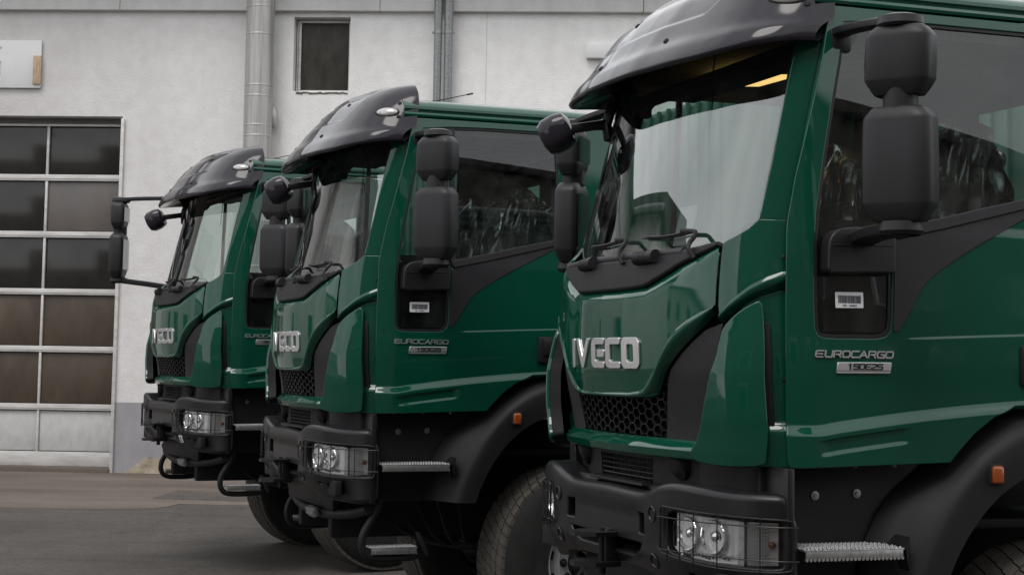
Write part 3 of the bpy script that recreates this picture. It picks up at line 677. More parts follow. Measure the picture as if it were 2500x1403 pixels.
letters.append(([(-.022, 1.2415), (.046, 1.2415), (.046, 1.2695), (-.022, 1.2695)], []))
letters.append((cee(.066, .202), []))
letters.append((oct_(.222, .356, lz0, lz1, .018), [oct_(.262, .316, lz0 + sw, lz1 - sw, .008)]))
lf = offs(front, .008)
for po, ho in letters:
    panel(MB(), po, lf, r=.002, depth=.007, step=.012, holes=ho, rn=2).build('brand_letter', 'badge_silver', hood)
    panel(MB(), [(a*1.0, b) for a, b in po], offs(front, .0015), r=.0045, depth=.002, step=.03, holes=ho, hr=.001).build('letter_bed', 'black_plastic', hood)
# --- corner panels, with the rolled band below, plus lower strip behind the flare
ctop = [(.85, 1.668), (.86, 1.681), (.904, 1.702), (.945, 1.728), (.980, 1.764), (1.095, 1.760)]
cri = [(1.102, 1.69), (1.104, 1.571)]
bup = [(1.104, 1.573), (1.025, 1.544), (.966, 1.512), (.884, 1.448), (.848, 1.410)]
blo = [(1.108, 1.506), (1.012, 1.478), (.955, 1.450), (.897, 1.414), (.846, 1.374)]
mb = MB(); panel(mb, ctop + cri + bup[1:] + [(.846, 1.44), (.849, 1.55)], front, r=.005, depth=.012, step=.02)
strip(mb, front, bup, rec3, blo, 40, .35, 6)
low = [(.90, 1.40), (.955, 1.446), (1.012, 1.474), (1.108, 1.50), (1.107, 1.374), (1.084, 1.09), (1.067, .95), (1.062, .842), (.90, .842)]
lowf = offs(front, lambda t, z: -.028 + .030 * sstep(-z, -1.012, -.965))
panel(mb, low, lowf, r=.005, depth=.02, step=.02)
both(mb, 'corner_panel', 'green_paint', TR)
# A pillar
pil = [(.983, 1.772), (1.095, 1.768), (1.108, 1.95), (1.126, 2.15), (1.146, 2.38), (1.156, 2.58), (.985, 2.58), (.985, 2.3), (.99, 1.983)]
pr, pl_ = both(panel(MB(), pil, front, r=.006, depth=.03, step=.03), 'windscreen_pillar', 'green_paint', TR)
# flare deflector, air slot, side insert
fl_o = [(.880, 1.346), (.913, 1.388), (.945, 1.416), (.980, 1.438), (1.011, 1.453), (1.016, 1.374), (1.013, 1.233), (.999, 1.060), (.985, .884), (.982, .848), (.870, .845), (.832, .846), (.782, .852), (.742, .862), (.730, .874), (.733, .892), (.760, .925), (.778, .971), (.811, 1.079), (.838, 1.178), (.858, 1.231), (.871, 1.30)]
both(panel(MB(), chaikin(fl_o, 1), flare, r=.008, depth=.010, step=.02, rn=4), 'air_deflector', 'green_paint', TR)
both(panel(MB(), chaikin(fl_o, 1), offs(front, lambda t, z: ip(z, FZ, FO) * (1 - .35 * sstep(np.abs(t), .85, 1.02)) - .012), r=.004, depth=.055, step=.03), 'deflector_liner', 'dark_under', TR)
both(panel(MB(), [(.95, .875), (1.006, .876), (1.022, 1.06), (1.040, 1.235), (1.040, 1.372), (.95, 1.38)], offs(front, -.012), r=.004, depth=.02, step=.03), 'air_slot', 'trim_plastic', TR)
ins = [(.842, 1.371), (.818, 1.302), (.792, 1.228), (.715, 1.076), (.65, .915), (.475, .912), (.432, .912), (.462, 1.036), (.497, 1.139), (.53, 1.19), (.60, 1.245), (.67, 1.293), (.756, 1.345)]
both(panel(MB(), ins, offs(front, -.032), r=.004, depth=.02, step=.025), 'grille_side', 'trim_plastic', TR)
# dark duct behind the deflector edge with slats
mb = MB(); panel(mb, [(.60, .90), (.90, .90), (.90, 1.40), (.80, 1.36)], offs(front, -.055), r=0, depth=0, step=.05)
for z_ in np.arange(.95, 1.34, .075):
    panel(mb, [(.66 + (z_-.9)*.38, z_), (.86, z_), (.86, z_ + .012), (.66 + (z_-.9)*.38, z_ + .012)], offs(front, -.035), r=.002, depth=.03, step=.04)
both(mb, 'duct', 'dark_under', TR)
# honeycomb grille
mb = MB(); cw, ch = .052, .040; hexf = lambda d: offs(front, d)
f0, f1 = hexf(-.036), hexf(-.058)
k = 0
for i in range(-10, 11):
    for j in range(7):
        tc_, zc_ = i * cw, .925 + j * ch + (ch / 2 if i % 2 else 0)
        if abs(tc_) > .41 + (zc_ - .91) * .30 - .005 or zc_ > 1.10 + max(0, abs(tc_) - .36) * .9: continue
        ang = [(cw * .667, 0), (cw * .333, ch/2), (-cw * .333, ch/2), (-cw * .667, 0), (-cw * .333, -ch/2), (cw * .333, -ch/2)]
        o6 = np.array([(tc_ + a, zc_ + b) for a, b in ang]); i6 = np.array([(tc_ + a * .87, zc_ + b * .87) for a, b in ang])
        V = np.concatenate([f0(o6[:, 0], o6[:, 1]), f0(i6[:, 0], i6[:, 1]), f1(i6[:, 0], i6[:, 1])]); F = []
        for q in range(6):
            w_ = (q + 1) % 6; F += [(q, w_, 6 + w_, 6 + q), (6 + q, 6 + w_, 12 + w_, 12 + q)]
        mb.add(V, F)
gr = mb.build('honeycomb_grille', 'bumper_black', TR)
panel(MB(), sym([(0, .90), (.44, .90), (.50, 1.14), (0, 1.14)]), offs(front, -.075), r=0, depth=0, step=.08).build('grille_backing', 'dark_under', TR)
# lower green bar with ledge
ts = np.linspace(-.705, .705, 100)
prof = [(-.055, .918), (-.034, .917), (-.030, .915), (.000, .884), (.004, .880), (.003, .874), (-.004, .850), (-.009, .845), (-.05, .842)]
def offp(t, o, z): return offs(front, o)(np.array(t), np.full(len(t), z))
rows = np.array([offp(ts, o, z) for o, z in prof])
mb = MB(); mb.cus = False; grid(mb, rows, flip=True, nrm=False)
mb.build('lower_bar', 'green_paint', TR, ang=22)
for s_ in (-1, 1):
    mb = MB(); panel(mb, [(s_*.716, .848), (s_*.708, .848), (s_*.708, .90), (s_*.716, .90)], offs(front, -.01), r=.001, depth=.02, step=.03); mb.build('bar_gap', 'dark_under', TR)
# black valance under the bar, mesh insert, brackets
panel(MB(), sym([(0, .842), (.70, .842), (1.05, .838), (1.05, .69), (0, .66)]), offs(front, -.062), r=.003, depth=.03, step=.05, holes=[[(-.27, .70), (.27, .70), (.285, .826), (-.285, .826)]]).build('valance', 'fender_black', TR)
both(panel(MB(), [(.66, .835), (1.055, .832), (1.055, .70), (.66, .70)], offs(front, lambda t, z: -.028 + 0*t), r=.008, depth=.04, step=.05), 'corner_skirt', 'bumper_black', TR)
mb = MB(); vf = offs(front, -.07)
for i in range(13):
    t_ = -.27 + i * .045; tube(mb, vf(np.full(4, t_), np.linspace(.69, .83, 4)), .003, 5)
for j in range(7):
    z_ = .70 + j * .021; tube(mb, vf(np.linspace(-.285, .285, 24), np.full(24, z_)), .0042, 5)
mb.build('mesh_insert', 'black_plastic', TR)
panel(MB(), sym([(0, .67), (.30, .67), (.30, .84), (0, .84)]), offs(front, -.12), r=0, depth=0, step=.1).build('mesh_backing', 'dark_under', TR)
for s_ in (-1, 1):
    c_ = F3(offs(front, -.045), s_ * .50, .80); mb = MB(); lathe(mb, [(0, .02), (.045, .012), (.06, -.02), (.06, -.08)], c_, (1, s_ * .2, -.5), 20); mb.build('rubber_mount', 'dark_under', TR)
# --- heavy bumper
top = [(0, .679), (.2, .675), (.34, .673), (.42, .680), (.50, .700), (.57, .720), (.65, .732), (.75, .731), (.86, .723), (.95, .717), (1.05, .714), (1.19, .714)]
bot = [(1.195, .36), (1.18, .345), (.965, .342), (.732, .350), (.64, .362), (.57, .385), (.50, .396), (.28, .402), (0, .404)]
hl = [(.60, .664), (.85, .662), (1.150, .664), (1.182, .644), (1.182, .482), (1.150, .464), (.976, .468), (.69, .478), (.60, .500)]
hlL = [(-a, b) for a, b in hl]
sl = [(.345, .532), (.430, .532), (.424, .626), (.345, .626)]; slL = [(-a, b) for a, b in sl]
mo = [(-.40, .508), (-.37, .465), (-.30, .432), (.30, .432), (.37, .465), (.40, .508)]
fogh = [(.735, .405), (.785, .405), (.785, .433), (.735, .433)]; fogL = [(-a, b) for a, b in fogh]
fo2 = [(.838, .372), (.938, .372), (.938, .430), (.828, .430)]; fo2L = [(-a, b) for a, b in fo2]
bum = MB()
bumo = offs(bump, lambda t, z: .010 * sstep(np.abs(t), .40, .52) * sstep(z, .50, .66) - .012 * (1 - sstep(np.abs(t), .33, .45)) * (1 - sstep(z, .60, .66)))
panel(bum, chaikin(sym(top + bot), 1), bumo, r=.030, depth=.10, step=.02, holes=[chaikin(hl, 2), chaikin(hlL, 2), sl, slL, mo, fogh, fogL, fo2, fo2L], rn=6, hr=.008)
bumper = bum.build('bumper', 'bumper_black', TR)
# bumper shelf closing the top, tread plate on it
panel(MB(), sym([(0, .1), (0.5, .1), (.9, .06), (1.0, -.1), (0, -.15)]), lambda a, b: np.stack([b + .13, a, .706 + 0*a], -1), r=0, depth=.02, step=.1).build('bumper_shelf', 'bumper_black', bumper)
mb = MB(); rbox(mb, (.195, 0, .722), (.13, .56, .012), .004)
for i in range(34):
    for j in range(7): rbox(mb, (.142 + j * .0175, -.262 + i * .0159, .730), (.010, .0085, .010), 0)
mb.build('tread_plate', 'black_plastic', bumper)
for s_ in (-1, 1):
    for z_ in (.628, .446):
        c_ = F3(bumo, s_ * .515, z_); n_ = N3(bumo, s_ * .515, z_); mb = MB()
        lathe(mb, [(0, -.006), (.020, -.006), (.024, -.002), (.026, .004), (.030, .005), (.033, .001)], c_, n_, 24); mb.build('round_cap', 'bumper_black', bumper)
mb = MB()
for s_ in (-1, 1): rbox(mb, (.2, s_ * .40, .575), (.05, .12, .12), .005); rbox(mb, (.2, s_ * .86, .40), (.04, .25, .09), .005)
rbox(mb, (.17, 0, .47), (.04, .85, .16), .005); mb.build('bumper_inner', 'dark_under', bumper)
mb = MB()
for s_ in (-1, 1): lathe(mb, [(0, .012), (.03, .008), (.043, 0)], (.232, s_ * .43, .585), (1, 0, 0), 18)
mb.build('inner_spotlamp', 'chrome', bumper)
# tow jaw
mb = MB(); rbox(mb, (.30, .05, .45), (.07, .07, .16), .012); tube(mb, [(.335, .05, .34), (.335, .05, .53)], .016, 12)
prism(mb, [(.28, -.02), (.30, -.035), (.40, -.04), (.47, .02), (.47, .08), (.40, .14), (.30, .135), (.28, .12)], .502, .520, 'xy')
prism(mb, [(.28, -.02), (.30, -.035), (.40, -.04), (.47, .02), (.47, .08), (.40, .14), (.30, .135), (.28, .12)], .378, .398, 'xy')
mb.build('tow_jaw', 'bumper_black', bumper)
# headlamps
for s_ in (1, -1):
    H_ = MB(); back = offs(bump, -.075)
    panel(H_, [(s_*a, b) for a, b in [(.585, .455), (1.20, .455), (1.20, .675), (.585, .675)]], back, r=0, depth=0, step=.05)
    hl_o = H_.build('headlamp', 'dark_under', TR)
    # reflector shell
    mb = MB(); rf = offs(bump, lambda t, z: -.034 + .005 * np.sin(z * 160) * (z < .505) + .006 * np.abs(np.sin(t * 75)) * (z >= .505))
    panel(mb, [(s_*a, b) for a, b in [(.648, .488), (.975, .476), (.975, .634), (.648, .642)]], rf, r=.006, depth=.03, step=.006).build('reflector', 'lamp_silver', hl_o)
    for tc_, rr in ((.735, .066), (.878, .064)):
        n_ = N3(bump, s_ * tc_, .57); c_ = F3(offs(bump, -.024), s_ * tc_, .574); ax = n_ * .75 + np.array([.25, 0, 0])
        mb = MB(); lathe(mb, [(rr, .012), (rr * .96, .016), (rr * .86, .0), (rr * .72, -.028), (rr * .45, -.046), (.0, -.05)], c_, ax, 36); mb.build('reflector_bowl', 'lamp_chrome', hl_o)
        mb = MB(); lathe(mb, [(.0, .012), (.018, .006), (.027, -.010), (.029, -.03)], c_, ax, 28); mb.build('projector', 'projector_glass' if tc_ > .8 else 'chrome', hl_o)
        mb = MB(); lathe(mb, [(.029, -.02), (.033, -.012), (.033, -.04)], c_, ax, 28); mb.build('projector_ring', 'black_plastic', hl_o)
    mb = MB()
    for k in range(14):
        t_ = .70 + k * .0185; p_ = F3(offs(bump, -.028), s_ * t_, .500 - .004 * math.sin(k)); rbox(mb, p_, (.012, .013, .018), .003, Matrix.Rotation(.5 * s_, 3, 'Z') @ Matrix.Rotation(.4 + .3 * (k % 2), 3, 'Y'))
    mb.build('running_light', 'lamp_chrome', hl_o)
    mb = MB(); panel(mb, [(s_*a, b) for a, b in [(.98, .474), (1.004, .474), (1.004, .634), (.98, .636)]], offs(bump, -.030), r=.003, depth=.03, step=.02).build('divider', 'aluminium', hl_o)
    # signal chamber
    mb = MB(); panel(mb, [(s_*a, b) for a, b in [(1.01, .478), (1.178, .486), (1.178, .636), (1.01, .632)]], offs(bump, -.046), r=.003, depth=.02, step=.02).build('signal_reflector', 'ribbed_lens', hl_o)
    p_ = F3(offs(bump, -.036), s_ * 1.118, .556); mb = MB(); lathe(mb, [(0, .014), (.009, .010), (.014, 0), (.013, -.012)], p_, N3(bump, s_ * 1.118, .55), 18); mb.build('signal_bulb', 'amber_lens', hl_o)
    mb = MB()
    for k in range(9):
        t_ = 1.016 + k * .011; tube(mb, offs(bump, -.030)(np.full(2, s_ * t_), np.array([.482, .630])), .0042, 6)
    mb.build('lens_rib', 'clear_lens', hl_o)
    cov = chaikin([(s_*a, b) for a, b in [(.638, .480), (.985, .466), (1.150, .470), (1.186, .490), (1.186, .632), (1.160, .646), (.985, .646), (.638, .652)]], 1)
    panel(MB(), cov, offs(bump, -.016), r=.004, depth=.012, step=.03).build('lens_cover', 'clear_lens', hl_o)
    # wire guard
    mb = MB(); gf = offs(bump, .020); go = chaikin([(s_*a, b) for a, b in [(.60, .668), (.60, .668), (.85, .662), (1.08, .656), (1.185, .654), (1.200, .64), (1.200, .486), (1.185, .466), (1.05, .462), (.85, .468), (.60, .492), (.60, .492)]], 2)
    go = np.array(dens(go, .02)); tube(mb, gf(go[:, 0], go[:, 1]), .0045, 8, closed=True)
    for z_, k_ in ((.628, -.010), (.506, -.012)):
        t_ = np.linspace(.585, 1.215, 30) * s_; tube(mb, offs(bump, .026)(t_, np.full(30, z_) + (np.abs(t_) > 1.0) * 0), .0024, 6)
        for te in (.585, 1.215): tube(mb, np.array([F3(offs(bump, q), s_ * te, z_) for q in (.026, -.02)]), .0024, 6)
    for t_ in (.655, .735, .810, .920, 1.085):
        tube(mb, offs(bump, .024)(np.full(8, s_ * t_), np.linspace(.462 + .012 * (1.2 - t_), .664, 8)), .0028, 6)
    mb.build('lamp_guard', 'bumper_black', hl_o)
    # fog lamp
    mb = MB(); panel(mb, [(s_*a, b) for a, b in [(.835, .372), (.936, .372), (.936, .430), (.830, .430)]], offs(bump, -.03), r=.002, depth=.01, step=.03); fg = mb.build('fog_lamp', 'dark_under', TR)
    p_ = F3(offs(bump, -.026), s_ * .905, .401); mb = MB(); lathe(mb, [(.03, .008), (.024, -.002), (0, -.01)], p_, N3(bump, s_ * .88, .4), 20); mb.build('fog_reflector', 'lamp_chrome', fg)
    panel(MB(), [(s_*a, b) for a, b in [(.838, .374), (.934, .374), (.934, .428), (.834, .428)]], offs(bump, -.010), r=.003, depth=.006, step=.03).build('fog_lens', 'clear_lens', fg)
# --- windscreen, its gasket, wipers and scuttle pipes
wsh = [(0, 1.600), (.5, 1.620), (.80, 1.665), (.86, 1.690), (.90, 1.706), (.945, 1.736), (.974, 1.772), (.982, 1.98), (.979, 2.3), (.972, 2.55), (.6, 2.56), (0, 2.56)]
ws_o = sym(wsh)
def wsf(t, z):      # the glass itself bows less than the corner panels
    E_ = front(np.full(np.shape(t), .978), z + 0*t); k_ = t / .978
    return np.stack([E_[..., 0] + .15 * (1 - k_ * k_), E_[..., 1] * k_, z + 0*t], -1)
wsc = panel(MB(), ws_o, offs(wsf, -.004), r=.0, depth=.005, step=.04).build('windscreen', 'windscreen_glass', TR)
inn = [(a * .983, 1.56 + (b - 1.56) * .985 + .012) for a, b in ws_o]
panel(MB(), [(a * 1.006, b) for a, b in ws_o], offs(wsf, -.010), r=.002, depth=.012, step=.04, holes=[inn]).build('gasket', 'black_plastic', wsc)
cow = MB(); rows = np.array([offs(front, o)(np.linspace(-.95, .95, 60), np.full(60, z)) for o, z in ((-.03, 1.50), (-.10, 1.58), (-.12, 1.60), (-.13, 1.62), (-.14, 1.625))])
grid(cow, rows, flip=True); cow.build('cowl', 'black_plastic', TR)
mb = MB(); tl_ = np.linspace(-.60, .62, 40); tube(mb, offs(front, -.025)(tl_, np.full(40, 1.655)), .021, 12)
for t0 in (-.22, .36):
    q = np.linspace(t0 - .055, t0 + .055, 40); tube(mb, offs(front, .004)(q, np.full(40, 1.640)), .024 + .004 * np.sin(np.arange(40) * 1.25), 14)
    tube(mb, offs(front, .006)(np.linspace(t0 + .055, t0 + .10, 4), np.full(4, 1.644)), .027, 14)
mb.build('wiper_linkage', 'trim_plastic', TR)
for t0, t1, t2, t3 in ((.19, .085, -.05, -.49), (.71, .655, .545, .20)):
    f_ = offs(wsf, .030); W_ = MB()
    pth = [F3(offs(front, .0), t0, 1.625), F3(offs(front, .02), t0 - .03, 1.665), F3(f_, t1, 1.722), F3(f_, t1 - .02, 1.733), F3(f_, t2, 1.738)]
    ribbon(W_, smooth3(pth, 26, 1), .015, .017)
    wa = W_.build('wiper_arm', 'trim_plastic', TR)
    B_ = MB(); q = np.linspace(t3, t2 + .06, 26); zz = 1.735 - .012 * np.sin(np.linspace(0, math.pi, 26)) + 0*q
    tube(B_, offs(wsf, .010)(q, zz), .005, 6); tube(B_, offs(wsf, .020)(q[3:-3], zz[3:-3] + .004), .0045, 6)
    B_.build('wiper_blade', 'black_plastic', wa)
# --- sun visor
VR = np.array([(.10, 2.50, .93), (.272, 2.420, .970), (.294, 2.408, .983), (.308, 2.424, .988), (.280, 2.480, .986), (.225, 2.540, .98), (.165, 2.625, .968), (.115, 2.695, .955), (.055, 2.765, .935), (-.03, 2.820, .91), (-.15, 2.85, .87)])
def vis(u, v):       # u -1..1 across, v 0..1 from inner lip up and over
    s_ = v * 10; i_ = np.arange(11.)
    xc = ip(s_, i_, VR[:, 0]); z_ = ip(s_, i_, VR[:, 1]); w_ = ip(s_, i_, VR[:, 2])
    xe = -.195 - .065 * sstep(s_, 2, 8); tm = np.interp(xc - xe, PL[:, 0], PT)
    g_, y_ = plan(u * tm)
    m_ = sstep(s_, 5.9, 6.3) * (1 - sstep(s_, 8.6, 9.0)) * (1 - sstep(np.abs(u) * tm, .52 + .05 * (s_ - 6), .57 + .05 * (s_ - 6)))
    side = sstep(np.abs(u), .72, .98)
    return np.stack([xc - g_ - .012 * m_, y_ * w_, z_ - .010 * m_ + .050 * sstep(np.abs(u), .55, 1.0) * (1 - sstep(s_, 3, 6))], -1)
uu = np.linspace(-1, 1, 181); vv = np.linspace(0, 1, 91)
U_, V_ = np.meshgrid(uu, vv, indexing='ij')
mb = MB(); grid(mb, vis(U_, V_)); visor = mb.build('sun_visor', 'visor_acrylic', TR)
mb = MB()
for s_ in (-1, 1):      # end caps of the visor
    for k in range(0, 90, 3):
        a_ = F3(vis, s_, vv[k]); b_ = F3(vis, s_, vv[k+3] if k + 3 < 91 else 1)
        mb.add([a_, b_, b_ - np.array([0, s_ * .05, 0]), a_ - np.array([0, s_ * .05, 0])], [(0, 1, 2, 3)])
mb.build('visor_edge', 'visor_acrylic', visor)
def ellipsoid(mb, c, ax, n=20, m_=10, half=False):
    ax = [np.asarray(a, float) for a in ax]; V = []
    for i in range(m_ + 1):
        p_ = (i / m_) * math.pi / (2 if half else 1)
        for j in range(n): q = j * 2 * math.pi / n; V.append(np.asarray(c) + ax[2] * math.cos(p_) + math.sin(p_) * (ax[0] * math.cos(q) + ax[1] * math.sin(q)))
    F = [(i*n + j, (i+1)*n + j, (i+1)*n + (j+1) % n, i*n + (j+1) % n) for i in range(m_) for j in range(n)]
    mb.add(V, F); return mb
def frame(fn, a, b):
    n_ = N3(fn, a, b); t_ = F3(fn, a + .002, b) - F3(fn, a - .002, b); t_ /= np.linalg.norm(t_); return t_, np.cross(n_, t_), n_
for y_, v_ in ((-.35, .5), (.35, .5), (-.35, .79), (.35, .79)):
    best = min(uu, key=lambda q: abs(F3(vis, q, v_)[1] - y_)); mb = MB(); lathe(mb, [(0, .006), (.010, .006), (.013, .003), (.015, -.004)], F3(vis, best, v_), N3(vis, best, v_), 14); mb.build('visor_bolt', 'rubber', visor)
for s_ in (-1, 1):
    tgt = np.array([-.075, s_ * .875, 2.630])
    best = min(((u_, v_) for u_ in np.linspace(.55, .99, 50) * s_ for v_ in np.linspace(.3, .9, 50)), key=lambda q: np.linalg.norm(F3(vis, *q) - tgt))
    t_, b_, n_ = frame(vis, *best); c_ = F3(vis, *best); R2 = t_ * .97 + b_ * (.22 if b_[2] * s_ > 0 else -.22) * 0 
    mb = MB(); ellipsoid(mb, c_ - n_ * .004, (t_ * .078, b_ * .037, n_ * .014), 28, 8); lm = mb.build('marker_lamp', 'rubber', visor)
    mb = MB(); ellipsoid(mb, c_ - n_ * .002, (t_ * .070, b_ * .031, n_ * .020), 28, 8); mb.build('lamp_lens', 'marker_lens', lm)
    for dz, dx in ((.045, -.085), (-.05, -.075)):
        tg = c_ + np.array([dx, 0, dz]); best2 = min(((u_, v_) for u_ in np.linspace(.7, .995, 40) * s_ for v_ in np.linspace(.3, .9, 40)), key=lambda q: np.linalg.norm(F3(vis, *q) - tg))
        mb = MB(); lathe(mb, [(0, .005), (.009, .005), (.012, .002), (.016, -.003)], F3(vis, *best2), N3(vis, *best2), 14); mb.build('visor_bolt', 'rubber', visor)
# --- roof shell
cs = [(.935, 2.612), (.955, 2.616), (.958, 2.628), (.950, 2.640), (.938, 2.645), (.938, 2.655), (.948, 2.662), (.945, 2.678), (.925, 2.700), (.88, 2.722), (.75, 2.748), (.5, 2.765), (0, 2.775)]
half = np.array(cs); full = np.concatenate([half, (half * [-1, 1])[::-1][1:]])
xs_ = [-.16, -.20, -.30, -.312, -.316, -.33, -.6, -.9, -1.2, -1.40, -1.46, -1.50]
rows = []
for x_ in xs_:
    k_ = 1.0 - (.004 if abs(x_ + .314) < .003 else 0); d_ = .05 * sstep(-x_, 1.38, 1.52)
    rows.append([(x_, y * (k_ - d_ * .4), 2.612 + (z - 2.612) * (1 - d_ * 3)) for y, z in full])
mb = MB(); grid(mb, rows, flip=False, nrm=False); mb.build('roof', 'green_paint', TR, ang=30)
mb = MB(); tube(mb, [(-.44, .66, 2.755), (-.47, .65, 2.77), (-.72, .55, 2.845)], [.006, .004, .003], 6); tube(mb, [(-.69, .562, 2.836), (-.73, .546, 2.848)], .006, 6)
lathe(mb, [(.02, -.01), (.018, .012), (0, .016)], (-.44, .66, 2.752), (0, 0, 1), 12); mb.build('antenna', 'cable', TR)
# --- doors
d_out = [(-.017, .842), (-.007, .95), (-.001, 1.09), (.003, 1.264), (.001, 1.45), (-.003, 1.583), (-.009, 1.724), (-.015, 1.764), (-.050, 1.931), (-.088, 2.067), (-.135, 2.233), (-.179, 2.394), (-.212, 2.55), (-.223, 2.604), (-1.22, 2.604), (-1.22, 1.082), (-1.06, 1.082), (-.97, 1.078), (-.865, 1.036), (-.775, .972), (-.705, .90), (-.672, .862), (-.26, .849)]
dlines = []
_x = -np.arange(.03, 1.2, .02)
for q in (-.004, 0, .006, .014, .024, .034, .042, .048, .053): dlines.append(np.stack([_x, belt(_x) - q], 1))
_x2 = -np.arange(.09, .54, .015)
for q in (.058, .063, .068, .085, .105, .112, .119, .125): dlines.append(np.stack([_x2, belt(_x2) - q], 1))
_x3 = -np.arange(.46, 1.2, .02)
for q in (-.004, 0, .0025, .005, .0075, .010, .014): dlines.append(np.stack([_x3, crz(_x3) - q], 1))
d_win = [(-.275, 2.548), (-.245, 2.40), (-.206, 2.237), (-.156, 2.003), (-.116, 1.80), (-.099, 1.664), (-.095, 1.5), (-.094, 1.42), (-.096, 1.355), (-.108, 1.328), (-.135, 1.317), (-.19, 1.315), (-.361, 1.317), (-.400, 1.326), (-.425, 1.352), (-.432, 1.40), (-.436, 1.50), (-.443, 1.69), (-.466, 1.706), (-.664, 1.75), (-.853, 1.797), (-1.151, 1.871), (-1.155, 1.95), (-1.155, 2.3), (-1.148, 2.548), (-1.12, 2.572), (-.665, 2.572), (-.461, 2.566)]
appl = [(-.433, 1.352), (-.455, 1.352), (-.493, 1.408), (-.535, 1.475), (-.572, 1.532), (-.62, 1.573), (-.72, 1.636), (-.855, 1.710), (-1.048, 1.808), (-1.150, 1.860), (-1.151, 1.866), (-.853, 1.792), (-.664, 1.745), (-.47, 1.701), (-.449, 1.686), (-.442, 1.50), (-.436, 1.40)]
sill = [(-.462, 1.708), (-.664, 1.752), (-.853, 1.799), (-1.150, 1.872), (-1.150, 1.900), (-.853, 1.834), (-.664, 1.787), (-.462, 1.744)]
gl_q = [(-.262, 2.535), (-.235, 2.40), (-.196, 2.237), (-.146, 2.003), (-.106, 1.80), (-.091, 1.664), (-.087, 1.5), (-.088, 1.33), (-.12, 1.308), (-.40, 1.31), (-.44, 1.34), (-.446, 1.50), (-.452, 1.72), (-.458, 2.57)]
gl_m = [(-.464, 1.72), (-.664, 1.765), (-.853, 1.81), (-1.162, 1.885), (-1.162, 2.56), (-1.12, 2.578), (-.464, 2.575)]
dg = offs(doorbase, -.014)
eu = {'E': [((.95, 1), (.15, 1)), ((.15, 1), (0, .8)), ((0, .8), (0, .2)), ((0, .2), (.15, 0)), ((.15, 0), (.95, 0)), ((.1, .5), (.85, .5))], 'U': [((0, 1), (0, .2)), ((0, .2), (.15, 0)), ((.15, 0), (.9, 0)), ((.9, 0), (1, .2)), ((1, .2), (1, 1))],
      'R': [((0, 0), (0, 1)), ((0, 1), (.85, 1)), ((.85, 1), (1, .8)), ((1, .8), (.9, .5)), ((.9, .5), (.3, .45)), ((.6, .45), (1, 0))], 'O': [((.15, 0), (.85, 0)), ((.85, 0), (1, .2)), ((1, .2), (1, .8)), ((1, .8), (.85, 1)), ((.85, 1), (.15, 1)), ((.15, 1), (0, .8)), ((0, .8), (0, .2)), ((0, .2), (.15, 0))],
      'C': [((1, 1), (.15, 1)), ((.15, 1), (0, .8)), ((0, .8), (0, .2)), ((0, .2), (.15, 0)), ((.15, 0), (1, 0))], 'A': [((0, 0), (.5, 1)), ((.5, 1), (1, 0)), ((.3, .32), (.75, .32))],
      'G': [((1, 1), (.15, 1)), ((.15, 1), (0, .8)), ((0, .8), (0, .2)), ((0, .2), (.15, 0)), ((.15, 0), (1, 0)), ((1, 0), (1, .48)), ((1, .48), (.55, .48))], '1': [((.25, .8), (.55, 1)), ((.55, 1), (.55, 0))], '5': [((1, 1), (.05, 1)), ((.05, 1), (0, .55)), ((0, .55), (.85, .55)), ((.85, .55), (1, .4)), ((1, .4), (1, .15)), ((1, .15), (.85, 0)), ((.85, 0), (0, 0))],
      '0': [((.15, 0), (.85, 0)), ((.85, 0), (1, .2)), ((1, .2), (1, .8)), ((1, .8), (.85, 1)), ((.85, 1), (.15, 1)), ((.15, 1), (0, .8)), ((0, .8), (0, .2)), ((0, .2), (.15, 0))], '2': [((0, 1), (.85, 1)), ((.85, 1), (1, .8)), ((1, .8), (1, .6)), ((1, .6), (0, .25)), ((0, .25), (0, 0)), ((0, 0), (1, 0))],
      'V': [((0, 1), (.5, 0)), ((.5, 0), (1, 1))], 'N': [((0, 0), (0, 1)), ((0, 1), (1, 0)), ((1, 0), (1, 1))], '.': [((.2, 0), (.35, 0))], ' ': [], '4': [((.8, 0), (.8, 1)), ((.8, 1), (0, .3)), ((0, .3), (1, .3))], '6': [((.9, 1), (.1, .7)), ((.1, .7), (0, .2)), ((0, .2), (.2, 0)), ((.2, 0), (1, 0)), ((1, 0), (1, .5)), ((1, .5), (.05, .5))], '7': [((0, 1), (1, 1)), ((1, 1), (.3, 0))], '8': [((0, 0), (1, 0)), ((1, 0), (1, 1)), ((1, 1), (0, 1)), ((0, 1), (0, 0)), ((0, .5), (1, .5))]}
def write(mb, text, x0, x1, z0, h_, fill, wd, lift, slant=.18, thick=.004):
    n_ = len(text); pitch_ = (x1 - x0) / n_
    df = lambda a, b, k: F3(offs(doorbase, lambda t, z: dooroff(t, z) + lift - thick * (1 - k)), a, b)
    for i, ch_ in enumerate(text):
        segs = []
        for (a, b), (c, d) in eu[ch_]:
            f_ = lambda a, b: (x0 + pitch_ * (i + a * fill) + (b - .5) * h_ * slant * (1 if x1 > x0 else -1), z0 + b * h_)
            segs.append((f_(a, b), f_(c, d)))
        strokes(mb, segs, lambda a, b, k: df(a, b, 1 - k if x1 < x0 else 1 - k), wd)
